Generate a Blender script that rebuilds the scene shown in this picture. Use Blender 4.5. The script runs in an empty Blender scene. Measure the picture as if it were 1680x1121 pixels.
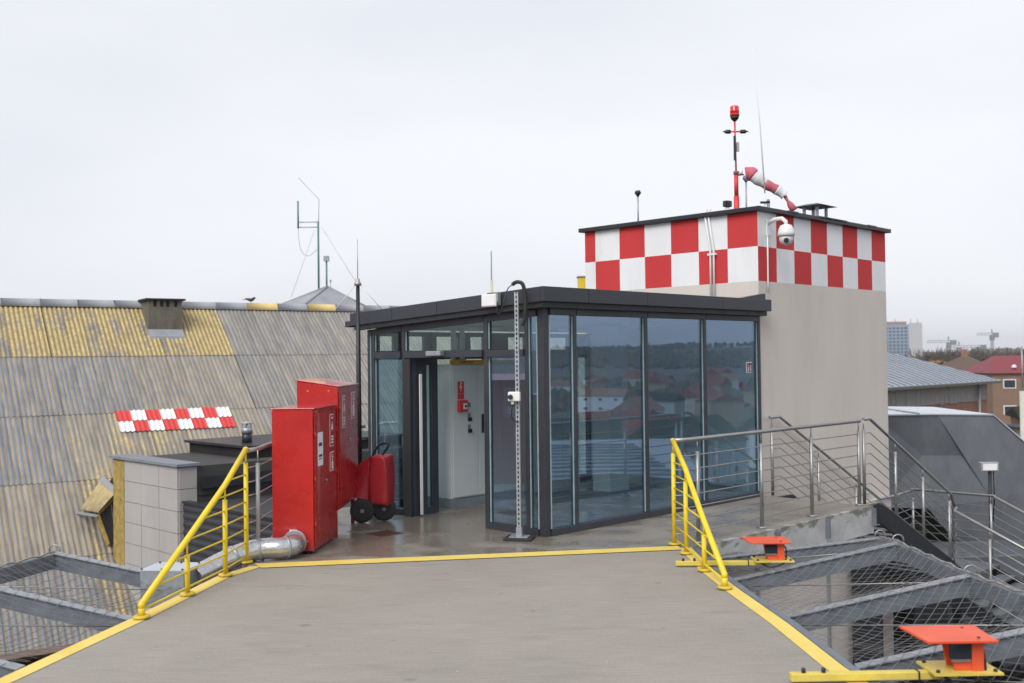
import bpy, math, random
from mathutils import Vector, Matrix, noise
random.seed(7)
rnd = random.Random(11)
S = bpy.context.scene
COL = S.collection
PI = math.pi

# ------------------------------------------------------------------ camera, sky, sun, exposure
EYE = 1.93
cam_data = bpy.data.cameras.new("camera")
cam = bpy.data.objects.new("camera", cam_data)
COL.objects.link(cam)
_p, _r = 0.0164, 0.0117
_f = Vector((0, math.cos(_p), math.sin(_p)))
_u = Vector((0, -math.sin(_p), math.cos(_p)))
_x = Vector((1, 0, 0))
_r2 = math.cos(_r) * _x - math.sin(_r) * _u
_u2 = math.sin(_r) * _x + math.cos(_r) * _u
cam.matrix_world = Matrix(((_r2.x, _u2.x, -_f.x, 0), (_r2.y, _u2.y, -_f.y, 0), (_r2.z, _u2.z, -_f.z, EYE), (0, 0, 0, 1)))
cam_data.lens = 36.25
cam_data.sensor_width = 36.0
cam_data.clip_start = 0.1
cam_data.clip_end = 6000
cam_data.dof.use_dof = True
cam_data.dof.focus_distance = 12.0
cam_data.dof.aperture_fstop = 2.4
S.camera = cam

W = bpy.data.worlds.new("World")
S.world = W
W.use_nodes = True
nt = W.node_tree
nt.nodes.clear()
SUN_EL, SUN_AZ = math.radians(42), math.radians(208)
sky = nt.nodes.new("ShaderNodeTexSky")
sky.sky_type = 'NISHITA'
sky.sun_disc = False
sky.sun_elevation = SUN_EL
sky.sun_rotation = SUN_AZ
sky.air_density = 1.0
sky.dust_density = 3.0
hs = nt.nodes.new("ShaderNodeHueSaturation")
hs.inputs['Saturation'].default_value = 0.25
nt.links.new(sky.outputs[0], hs.inputs['Color'])
tc = nt.nodes.new("ShaderNodeTexCoord")
mp = nt.nodes.new("ShaderNodeMapping")
mp.inputs['Scale'].default_value = (1.0, 1.0, 3.2)
nz = nt.nodes.new("ShaderNodeTexNoise")
nz.inputs['Scale'].default_value = 1.3
nz.inputs['Detail'].default_value = 5
nz.inputs['Roughness'].default_value = 0.45
nt.links.new(tc.outputs['Generated'], mp.inputs[0])
nt.links.new(mp.outputs[0], nz.inputs['Vector'])
cr = nt.nodes.new("ShaderNodeValToRGB")
cr.color_ramp.elements[0].position = 0.32
cr.color_ramp.elements[0].color = (5.6, 5.8, 6.4, 1)
cr.color_ramp.elements[1].position = 0.66
cr.color_ramp.elements[1].color = (7.0, 7.15, 7.5, 1)
nt.links.new(nz.outputs['Fac'], cr.inputs[0])
mx = nt.nodes.new("ShaderNodeMix")
mx.data_type = 'RGBA'
mx.inputs['Factor'].default_value = 0.9
nt.links.new(hs.outputs[0], mx.inputs['A'])
nt.links.new(cr.outputs[0], mx.inputs['B'])
bg = nt.nodes.new("ShaderNodeBackground")
bg.inputs['Strength'].default_value = 0.1
nt.links.new(mx.outputs['Result'], bg.inputs['Color'])
wo = nt.nodes.new("ShaderNodeOutputWorld")
nt.links.new(bg.outputs[0], wo.inputs[0])

sd = bpy.data.lights.new("sun", 'SUN')
sd.energy = 1.7
sd.angle = math.radians(35)
sd.color = (1.0, 0.97, 0.93)
sun = bpy.data.objects.new("sun", sd)
COL.objects.link(sun)
_d = Vector((math.sin(SUN_AZ) * math.cos(SUN_EL), math.cos(SUN_AZ) * math.cos(SUN_EL), math.sin(SUN_EL)))
sun.rotation_euler = _d.to_track_quat('Z', 'Y').to_euler()

S.render.engine = 'CYCLES'
S.view_settings.view_transform = 'Standard'
S.view_settings.look = 'None'
S.view_settings.gamma = 1
S.view_settings.use_curve_mapping = False
S.view_settings.exposure = 0.50
S.cycles.max_bounces = 8
S.cycles.transparent_max_bounces = 24
S.cycles.glossy_bounces = 5

# ------------------------------------------------------------------ materials
class N:
    """small node-tree helper"""
    def __init__(s, name):
        m = bpy.data.materials.new(name)
        m.use_nodes = True
        s.m = m
        s.t = m.node_tree
        s.t.nodes.clear()
        s.out = s.n("ShaderNodeOutputMaterial")
    def n(s, k, **kw):
        o = s.t.nodes.new(k)
        for a, b in kw.items():
            setattr(o, a, b)
        return o
    def l(s, a, b):
        s.t.links.new(a, b)
    def coord(s, kind='Object', scale=(1, 1, 1), rot=(0, 0, 0)):
        c = s.n("ShaderNodeTexCoord")
        m = s.n("ShaderNodeMapping")
        m.inputs['Scale'].default_value = scale
        m.inputs['Rotation'].default_value = rot
        if kind == 'World':
            g = s.n("ShaderNodeNewGeometry")
            s.l(g.outputs['Position'], m.inputs[0])
        else:
            s.l(c.outputs[kind], m.inputs[0])
        return m.outputs[0]
    def noise(s, vec, scale, detail=4, rough=0.55):
        o = s.n("ShaderNodeTexNoise")
        o.inputs['Scale'].default_value = scale
        o.inputs['Detail'].default_value = detail
        o.inputs['Roughness'].default_value = rough
        s.l(vec, o.inputs['Vector'])
        return o.outputs['Fac']
    def ramp(s, fac, *st):
        o = s.n("ShaderNodeValToRGB")
        e = o.color_ramp.elements
        while len(e) < len(st):
            e.new(0.5)
        for i, (p, c) in enumerate(st):
            e[i].position = p
            e[i].color = (c, c, c, 1) if not isinstance(c, tuple) else (*c, 1)
        s.l(fac, o.inputs[0])
        return o.outputs[0]
    def math(s, op, a, b=None, c=None, clamp=False):
        o = s.n("ShaderNodeMath", operation=op, use_clamp=clamp)
        for i, v in enumerate((a, b, c)):
            if v is None:
                continue
            if isinstance(v, (int, float)):
                o.inputs[i].default_value = v
            else:
                s.l(v, o.inputs[i])
        return o.outputs[0]
    def mix(s, fac, a, b, mode='MIX'):
        o = s.n("ShaderNodeMix", data_type='RGBA', blend_type=mode)
        for k, v in (('Factor', fac), ('A', a), ('B', b)):
            i = o.inputs[k]
            if isinstance(v, (int, float)):
                i.default_value = v
            elif isinstance(v, tuple):
                i.default_value = (*v, 1)
            else:
                s.l(v, i)
        return o.outputs['Result']
    def bsdf(s, col, rough=0.6, metal=0.0, bump=None, bstr=0.3, bdist=0.01, spec=0.5, coat=0.0):
        b = s.n("ShaderNodeBsdfPrincipled")
        for k, v in (('Base Color', col), ('Roughness', rough), ('Metallic', metal), ('Specular IOR Level', spec), ('Coat Weight', coat)):
            if isinstance(v, (int, float)):
                b.inputs[k].default_value = v
            elif isinstance(v, tuple):
                b.inputs[k].default_value = (*v, 1)
            else:
                s.l(v, b.inputs[k])
        if bump is not None:
            n = s.n("ShaderNodeBump")
            n.inputs['Strength'].default_value = bstr
            n.inputs['Distance'].default_value = bdist
            s.l(bump, n.inputs['Height'])
            s.l(n.outputs[0], b.inputs['Normal'])
        s.b = b
        s.l(b.outputs[0], s.out.inputs[0])
        return s.m

def sc(c, k):
    return tuple(min(1, x * k) for x in c)

def plain(name, c, rough=0.5, metal=0.0, var=0.18, scale=6.0, bump=0.0, spec=0.5, coat=0.0, stretch=(1, 1, 1)):
    k = N(name)
    v = k.coord('Object', stretch)
    n1 = k.noise(v, scale, 5)
    n2 = k.noise(v, scale * 7, 3)
    f = k.math('ADD', k.math('MULTIPLY', n1, 0.7), k.math('MULTIPLY', n2, 0.3))
    col = k.ramp(f, (0.3, sc(c, 1 - var)), (0.7, sc(c, 1 + var)))
    r = k.ramp(n1, (0.3, max(0.02, rough - 0.08)), (0.7, min(1, rough + 0.08)))
    return k.bsdf(col, r, metal, n2 if bump else None, bump, 0.004, spec, coat)

M = {}
k = N('yellow_paint')
v = k.coord('World')
n1 = k.noise(v, 4, 4, 0.6)
c = k.ramp(n1, (0.3, (0.72, 0.52, 0.018)), (0.7, (0.84, 0.63, 0.025)))
chp = k.ramp(k.noise(v, 28, 4, 0.7), (0.66, 0.0), (0.70, 1.0))
c = k.mix(k.math('MULTIPLY', chp, 0.45), c, (0.30, 0.22, 0.07))
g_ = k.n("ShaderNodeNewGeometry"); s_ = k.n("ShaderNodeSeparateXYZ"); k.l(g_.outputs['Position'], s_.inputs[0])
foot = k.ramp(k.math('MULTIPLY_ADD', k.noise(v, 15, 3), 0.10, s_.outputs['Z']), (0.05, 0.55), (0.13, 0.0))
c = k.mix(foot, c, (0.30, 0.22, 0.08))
M['yellow'] = k.bsdf(c, 0.42, 0, n1, 0.15, 0.01)
k = N('red_paint')
v = k.coord('World')
n1 = k.noise(v, 2.2, 5, 0.6); n2 = k.noise(v, 40, 4, 0.7)
c = k.ramp(n1, (0.3, (0.40, 0.009, 0.009)), (0.7, (0.48, 0.014, 0.012)))
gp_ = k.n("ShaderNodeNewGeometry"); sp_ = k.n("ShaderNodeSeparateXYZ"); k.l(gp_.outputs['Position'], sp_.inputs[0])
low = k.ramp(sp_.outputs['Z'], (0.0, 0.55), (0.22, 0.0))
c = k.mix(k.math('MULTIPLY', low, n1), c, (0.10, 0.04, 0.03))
sp2 = k.ramp(k.noise(v, 17, 3, 0.6), (0.70, 0.0), (0.74, 1.0))
c = k.mix(k.math('MULTIPLY', sp2, 0.35), c, (0.20, 0.04, 0.035))
M['red'] = k.bsdf(c, k.ramp(n1, (0.3, 0.2), (0.7, 0.36)), 0, k.noise(v, 1.6, 2), 0.12, 0.02, 0.5, 0.3)
M['red_top'] = plain('red_paint_top', (0.56, 0.03, 0.03), 0.18, var=0.10, scale=3, coat=0.6)
M['orange'] = plain('orange_paint', (0.85, 0.13, 0.03), 0.42, var=0.08, scale=5)
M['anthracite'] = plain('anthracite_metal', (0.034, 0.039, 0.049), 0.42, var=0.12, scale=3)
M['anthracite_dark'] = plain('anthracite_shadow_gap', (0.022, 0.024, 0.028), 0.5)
M['steel'] = plain('brushed_steel', (0.36, 0.355, 0.35), 0.42, metal=0.7, var=0.12, scale=9)
M['galv'] = plain('galvanised', (0.36, 0.385, 0.41), 0.45, metal=0.5, var=0.22, scale=14, bump=0.1)
M['galv_arm'] = plain('galvanised_beam', (0.18, 0.20, 0.235), 0.55, metal=0.3, var=0.25, scale=7, bump=0.2)
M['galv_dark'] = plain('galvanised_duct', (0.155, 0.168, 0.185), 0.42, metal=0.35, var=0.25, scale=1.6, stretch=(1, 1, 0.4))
M['galv_top'] = plain('galvanised_sky_bright', (0.52, 0.56, 0.62), 0.3, metal=0.35, var=0.18, scale=1.2)  # paler than the duct sides: sky reflection put into the colour
M['wire'] = plain('steel_wire', (0.30, 0.29, 0.28), 0.6, metal=0.1)
M['wire_dark'] = plain('weathered_wire', (0.21, 0.205, 0.20), 0.65, metal=0.1)
M['rubber'] = plain('black_rubber', (0.018, 0.018, 0.02), 0.65)
M['black'] = plain('black_plastic', (0.012, 0.012, 0.014), 0.45)
M['white'] = plain('white_plastic', (0.74, 0.74, 0.74), 0.4, var=0.04)
M['paper'] = plain('white_paper', (0.80, 0.80, 0.82), 0.6, var=0.03)
M['ink'] = plain('dark_print', (0.05, 0.05, 0.06), 0.6)
M['cab'] = plain('light_grey_cabinet', (0.60, 0.63, 0.63), 0.4, var=0.04, scale=2)
M['plinth'] = plain('grey_plinth', (0.20, 0.22, 0.25), 0.5)
M['amber'] = plain('amber_strip', (0.62, 0.30, 0.01), 0.5)
M['ceil'] = plain('white_ceiling', (0.76, 0.74, 0.76), 0.7, var=0.04)
M['brown'] = plain('brown_spandrel', (0.16, 0.11, 0.09), 0.6, var=0.15)
M['bitumen'] = plain('bitumen', (0.028, 0.029, 0.033), 0.75, var=0.35, scale=3, bump=0.4)
M['bitumen2'] = plain('slate_roofing', (0.028, 0.025, 0.025), 0.9, var=0.3, scale=2, bump=0.3, spec=0.15)
M['darksteel'] = plain('dark_steel', (0.018, 0.021, 0.028), 0.4, var=0.2)
M['mwood'] = plain('weathered_boards', (0.27, 0.26, 0.25), 0.9, var=0.3, scale=3, bump=0.4, stretch=(4, 4, 0.4))
M['insul'] = plain('mineral_wool', (0.36, 0.25, 0.07), 0.95, var=0.45, scale=9, bump=1.0)
M['glassblue'] = plain('tower_block_glazing', (0.16, 0.25, 0.36), 0.3, var=0.25, scale=0.05)
M['pale'] = plain('pale_concrete', (0.42, 0.42, 0.43), 0.8)
M['crane'] = plain('crane_steel', (0.16, 0.17, 0.19), 0.7)
M['bark'] = plain('bark', (0.085, 0.068, 0.058), 0.95, var=0.3, scale=1.5)
k = N('orange_paint')
v = k.coord('Object')
n1 = k.noise(v, 5, 4, 0.6)
c = k.ramp(n1, (0.3, (0.66, 0.078, 0.028)), (0.7, (0.76, 0.11, 0.04)))
ch_ = k.ramp(k.noise(v, 26, 4, 0.7), (0.66, 0.0), (0.70, 1.0))
c = k.mix(k.math('MULTIPLY', ch_, 0.5), c, (0.30, 0.13, 0.08))
M['orange'] = k.bsdf(c, 0.45, 0, n1, 0.1, 0.01)
M['lens'] = plain('beacon_lens', (0.62, 0.012, 0.012), 0.15, coat=0.6, var=0.15, scale=20)
M['bred'] = plain('mast_red', (0.62, 0.04, 0.04), 0.45)
M['green'] = plain('verdigris_pole', (0.10, 0.22, 0.20), 0.6)
M['sock_r'] = plain('windsock_red', (0.52, 0.12, 0.16), 0.8, var=0.2, scale=8)
M['sock_w'] = plain('windsock_white', (0.66, 0.66, 0.68), 0.8, var=0.12, scale=8)
M['pvc'] = plain('red_pvc_cover', (0.42, 0.02, 0.03), 0.38, var=0.15, scale=5, bump=0.2)
M['redroof'] = plain('red_roof_tiles', (0.19, 0.022, 0.028), 0.6, var=0.2, scale=0.5)
M['brick'] = plain('brick', (0.26, 0.13, 0.085), 0.9, var=0.3, scale=2)
M['ochre'] = plain('ochre_render', (0.34, 0.25, 0.16), 0.9, var=0.15, scale=0.4)
M['cream'] = plain('cream_render', (0.42, 0.39, 0.34), 0.9, var=0.15, scale=0.4)
M['darkwin'] = plain('dark_window', (0.03, 0.035, 0.045), 0.15)
M['louver'] = plain('anthracite_louvre', (0.034, 0.037, 0.044), 0.5)
M['polegrey'] = plain('pale_pole', (0.5, 0.5, 0.42), 0.6)

# concrete of the ramp: brushed across, dry, with small dark spots
k = N('brushed_concrete')
v = k.coord('World')
st = k.noise(k.coord('World', (1.2, 26, 1)), 3, 4)
fine = k.noise(v, 60, 3, 0.7)
big = k.noise(v, 0.9, 5)
spot = k.ramp(k.noise(v, 5.5, 2, 0.4), (0.71, 0.0), (0.76, 1.0))
base = k.ramp(big, (0.3, (0.240, 0.213, 0.178)), (0.7, (0.335, 0.302, 0.256)))
base = k.mix(0.5, base, k.ramp(st, (0.35, (0.195, 0.175, 0.147)), (0.65, (0.36, 0.332, 0.287))))
base = k.mix(0.25, base, k.ramp(fine, (0.3, (0.17, 0.16, 0.15)), (0.7, (0.46, 0.44, 0.41))))
base = k.mix(k.math('MULTIPLY', spot, 0.45), base, (0.12, 0.11, 0.10))
pal = k.ramp(k.noise(k.coord('World', (1, 1, 1)), 23, 2, 0.4), (0.76, 0.0), (0.79, 1.0))
base = k.mix(k.math('MULTIPLY', pal, 0.5), base, (0.55, 0.54, 0.50))
scf = k.ramp(k.noise(k.coord('World', (0.55, 2.2, 1), (0, 0, 0.5)), 1.9, 5, 0.62), (0.55, 0.0), (0.72, 1.0))
base = k.mix(k.math('MULTIPLY', scf, 0.30), base, (0.15, 0.135, 0.12))
h = k.math('ADD', k.math('MULTIPLY', st, 1.0), k.math('MULTIPLY', fine, 0.6))
M['ramp'] = k.bsdf(base, 0.82, 0, h, 0.5, 0.006)

# terrace concrete: damp, with a wet film and puddles by the door
k = N('wet_concrete')
v = k.coord('World')
big = k.noise(v, 1.1, 6, 0.6)
fine = k.noise(v, 45, 3, 0.7)
base = k.ramp(big, (0.3, (0.19, 0.168, 0.140)), (0.7, (0.30, 0.275, 0.243)))
base = k.mix(0.22, base, k.ramp(fine, (0.3, (0.10, 0.09, 0.08)), (0.7, (0.36, 0.34, 0.31))))
g = k.n("ShaderNodeNewGeometry")
sub = k.n("ShaderNodeVectorMath", operation='SUBTRACT')
k.l(g.outputs['Position'], sub.inputs[0])
sub.inputs[1].default_value = (-0.75, 11.9, 0)
mul = k.n("ShaderNodeVectorMath", operation='MULTIPLY')
k.l(sub.outputs[0], mul.inputs[0])
mul.inputs[1].default_value = (0.75, 0.75, 1)
ln = k.n("ShaderNodeVectorMath", operation='LENGTH')
k.l(mul.outputs[0], ln.inputs[0])
near = k.ramp(k.math('MULTIPLY', ln.outputs['Value'], 0.5), (0.1, 1.0), (1.0, 0.0))
n3 = k.noise(k.coord('World', (1, 1.3, 1)), 1.7, 4, 0.5)
wet = k.ramp(k.math('ADD', n3, k.math('MULTIPLY', near, 0.26)), (0.46, 0.0), (0.64, 1.0))
base = k.mix(wet, base, k.mix(1.0, base, (0.74, 0.70, 0.64), 'MULTIPLY'))
rough = k.ramp(wet, (0.0, 0.6), (1.0, 0.22))
inv = k.math('SUBTRACT', 1.0, wet)
M['terrace'] = k.bsdf(base, rough, 0, k.math('MULTIPLY', fine, inv), 0.5, 0.005)

k = N('slab_edge_concrete')
v = k.coord('World')
n1 = k.noise(v, 3, 6, 0.65)
c = k.ramp(n1, (0.3, (0.36, 0.36, 0.35)), (0.6, (0.52, 0.52, 0.51)))
gz = k.n("ShaderNodeNewGeometry"); sz = k.n("ShaderNodeSeparateXYZ"); k.l(gz.outputs['Position'], sz.inputs[0])
moss = k.ramp(k.math('ADD', k.noise(k.coord('World', (1, 1, 2)), 6, 4), k.math('MULTIPLY', sz.outputs['Z'], 2.2)), (0.38, 0.0), (0.52, 1.0))
c = k.mix(k.math('MULTIPLY', moss, 0.75), c, (0.10, 0.095, 0.06))
M['slab'] = k.bsdf(c, 0.85, 0, n1, 0.5, 0.01)

def plaster(name, c, run=0.10):
    k = N(name)
    v = k.coord('World')
    n1 = k.noise(k.coord('World', (1, 1, 0.35)), 1.3, 6, 0.6)
    n2 = k.noise(v, 70, 3, 0.7)
    col = k.ramp(n1, (0.3, sc(c, 0.90)), (0.7, sc(c, 1.06)))
    col = k.mix(0.12, col, k.ramp(n2, (0.3, sc(c, 0.5)), (0.7, sc(c, 1.3))))
    streak = k.ramp(k.noise(k.coord('World', (3, 3, 0.6)), 1.6, 4), (0.55, 0.0), (0.8, 1.0))
    col = k.mix(k.math('MULTIPLY', streak, run), col, sc(c, 0.45))
    return k.bsdf(col, 0.9, 0, n2, 0.5, 0.006)
M['plaster'] = plaster('beige_plaster', (0.64, 0.585, 0.535))
M['pl_red'] = plaster('red_painted_plaster', (0.56, 0.042, 0.045), 0.22)
M['pl_white'] = plaster('white_painted_plaster', (0.80, 0.81, 0.83), 0.26)
M['panel'] = plaster('fibre_cement_panel', (0.42, 0.40, 0.385))
M['panel_gap'] = plain('panel_joint', (0.05, 0.05, 0.05), 0.9)
M['inwall'] = plaster('interior_plaster', (0.68, 0.70, 0.66))

# glass: tinted, reflecting, thin
def glass(name, tint, refl, ior=1.9):
    k = N(name)
    tr = k.n("ShaderNodeBsdfTransparent")
    tr.inputs[0].default_value = (*tint, 1)
    gl = k.n("ShaderNodeBsdfGlossy")
    gl.inputs['Color'].default_value = (*refl, 1)
    gl.inputs['Roughness'].default_value = 0.005
    f0 = ((ior - 1) / (ior + 1)) ** 2
    gg = k.n("ShaderNodeNewGeometry")
    dt = k.n("ShaderNodeVectorMath", operation='DOT_PRODUCT')
    k.l(gg.outputs['Incoming'], dt.inputs[0]); k.l(gg.outputs['Normal'], dt.inputs[1])
    om = k.math('SUBTRACT', 1.0, k.math('ABSOLUTE', dt.outputs['Value']), clamp=True)
    frf = k.math('MULTIPLY_ADD', k.math('POWER', om, 5.0), 1 - f0, f0, clamp=True)
    nn = k.noise(k.coord('World'), 0.9, 1, 0.3)
    bp = k.n("ShaderNodeBump")
    bp.inputs['Strength'].default_value = 0.06
    bp.inputs['Distance'].default_value = 0.01
    k.l(nn, bp.inputs['Height'])
    k.l(bp.outputs[0], gl.inputs['Normal'])
    mxs = k.n("ShaderNodeMixShader")
    k.l(frf, mxs.inputs[0])
    k.l(tr.outputs[0], mxs.inputs[1])
    k.l(gl.outputs[0], mxs.inputs[2])
    k.l(mxs.outputs[0], k.out.inputs[0])
    return k.m
M['glass'] = glass('coated_glass', (0.76, 0.86, 0.91), (0.62, 0.77, 1.0), 2.6)
M['glass_clear'] = glass('clear_glass', (0.80, 0.90, 0.88), (0.9, 0.95, 1.0), 1.5)
M['glass_edge'] = plain('glass_edge_seal', (0.30, 0.42, 0.42), 0.3)

# corrugated fibre-cement with lichen; per-sheet look from the object's own colour
k = N('corrugated_sheet')
co = k.n("ShaderNodeTexCoord")
sx = k.n("ShaderNodeSeparateXYZ")
k.l(co.outputs['Object'], sx.inputs[0])
ph = k.math('MULTIPLY', sx.outputs['X'], 2 * PI / 0.13)
wv = k.math('MULTIPLY_ADD', k.math('COSINE', ph), 0.5, 0.5)      # 1 on the crest
oi = k.n("ShaderNodeObjectInfo")
sc_ = k.n("ShaderNodeSeparateColor")
k.l(oi.outputs['Color'], sc_.inputs[0])
v = k.coord('World')
n1 = k.noise(v, 0.9, 5, 0.6)
n2 = k.noise(v, 8, 4, 0.6)
# one tone per rib: runs down the sheet
ofs = k.n("ShaderNodeCombineXYZ")
rib = k.math('FLOOR', k.math('MULTIPLY_ADD', sx.outputs['X'], 1 / 0.13, 0.5))
k.l(k.math('ADD', k.math('MULTIPLY', rib, 1.37), k.math('MULTIPLY', oi.outputs['Random'], 37.0)), ofs.inputs[0])
k.l(k.math('MULTIPLY', sx.outputs['Y'], 0.45), ofs.inputs[1])
ribn = k.noise(ofs.outputs[0], 1.0, 3, 0.5)
grey = k.ramp(ribn, (0.35, (0.15, 0.175, 0.22)), (0.65, (0.25, 0.27, 0.31)))
warm = k.ramp(ribn, (0.35, (0.24, 0.225, 0.205)), (0.65, (0.38, 0.35, 0.30)))
body = k.mix(sc_.outputs['Green'], grey, warm)
lich = k.ramp(n2, (0.3, (0.40, 0.30, 0.13)), (0.7, (0.62, 0.49, 0.23)))
lm = k.math('ADD', k.math('MULTIPLY', n1, 0.5), k.math('MULTIPLY', n2, 0.35))
lm = k.math('ADD', lm, k.math('MULTIPLY', ribn, 0.65))
lm = k.math('ADD', lm, k.math('SUBTRACT', sc_.outputs['Red'], 1.0))
lm = k.ramp(lm, (0.27, 0.0), (0.44, 1.0))
body = k.mix(lm, body, lich)
edge = k.math('MULTIPLY', k.ramp(wv, (0.0, 1.0), (0.25, 0.8), (0.6, 0.0)), 0.78)
ochre = k.mix(k.ramp(k.noise(ofs.outputs[0], 2.3, 4, 0.6), (0.4, 0.0), (0.6, 1.0)), (0.42, 0.32, 0.16), (0.22, 0.165, 0.09))
ochre = k.mix(k.ramp(sc_.outputs['Red'], (0.45, 0.0), (0.6, 0.75)), ochre, (0.13, 0.10, 0.065))
body = k.mix(edge, body, ochre)
# gap shadow painted as a dark line down one side of some sheets
lap_shade = k.math('MULTIPLY', k.math('LESS_THAN', sx.outputs['X'], 0.05), k.math('GREATER_THAN', oi.outputs['Random'], 0.80))
body = k.mix(k.math('MULTIPLY', lap_shade, 0.75), body, (0.03, 0.03, 0.032))
dirt = k.ramp(k.noise(k.coord('World', (2, 2, .5)), 1.6, 5, 0.6), (0.5, 0.0), (0.78, 0.35))
body = k.mix(dirt, body, (0.14, 0.13, 0.12))
M['sheet'] = k.bsdf(body, 0.9, 0, n2, 0.4, 0.01)

k = N('hill_ground')
v = k.coord('World')
n1 = k.noise(v, 0.012, 6, 0.6)
n2 = k.noise(v, 0.09, 5, 0.6)
c = k.ramp(n1, (0.35, (0.045, 0.048, 0.032)), (0.5, (0.075, 0.062, 0.045)), (0.65, (0.11, 0.105, 0.085)))
c = k.mix(0.5, c, k.ramp(n2, (0.35, (0.03, 0.03, 0.025)), (0.65, (0.14, 0.13, 0.12))))
M['hill'] = k.bsdf(c, 0.95)

k = N('metal_roofing')
v = k.coord('World')
n1 = k.noise(v, 0.5, 4)
c = k.ramp(n1, (0.3, (0.27, 0.31, 0.35)), (0.7, (0.36, 0.40, 0.45)))
M['metalroof'] = k.bsdf(c, 0.4, 0.2)
k = N('puddled_roof')
v = k.coord('World')
n1 = k.ramp(k.noise(v, 0.35, 4, 0.5), (0.48, 0.0), (0.54, 1.0))
c = k.mix(n1, (0.05, 0.052, 0.058), (0.62, 0.64, 0.67))
M['snowroof'] = k.bsdf(c, 0.6)

def leafmat(name, a, b):
    k = N(name)
    n1 = k.noise(k.coord('World'), 0.25, 4)
    return k.bsdf(k.ramp(n1, (0.3, a), (0.7, b)), 0.95)
M['twig'] = leafmat('bare_twigs', (0.06, 0.048, 0.042), (0.115, 0.09, 0.075))
M['amberleaf'] = leafmat('autumn_leaves', (0.16, 0.085, 0.03), (0.25, 0.14, 0.05))
M['darkleaf'] = leafmat('evergreen', (0.025, 0.035, 0.022), (0.05, 0.06, 0.035))

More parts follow.
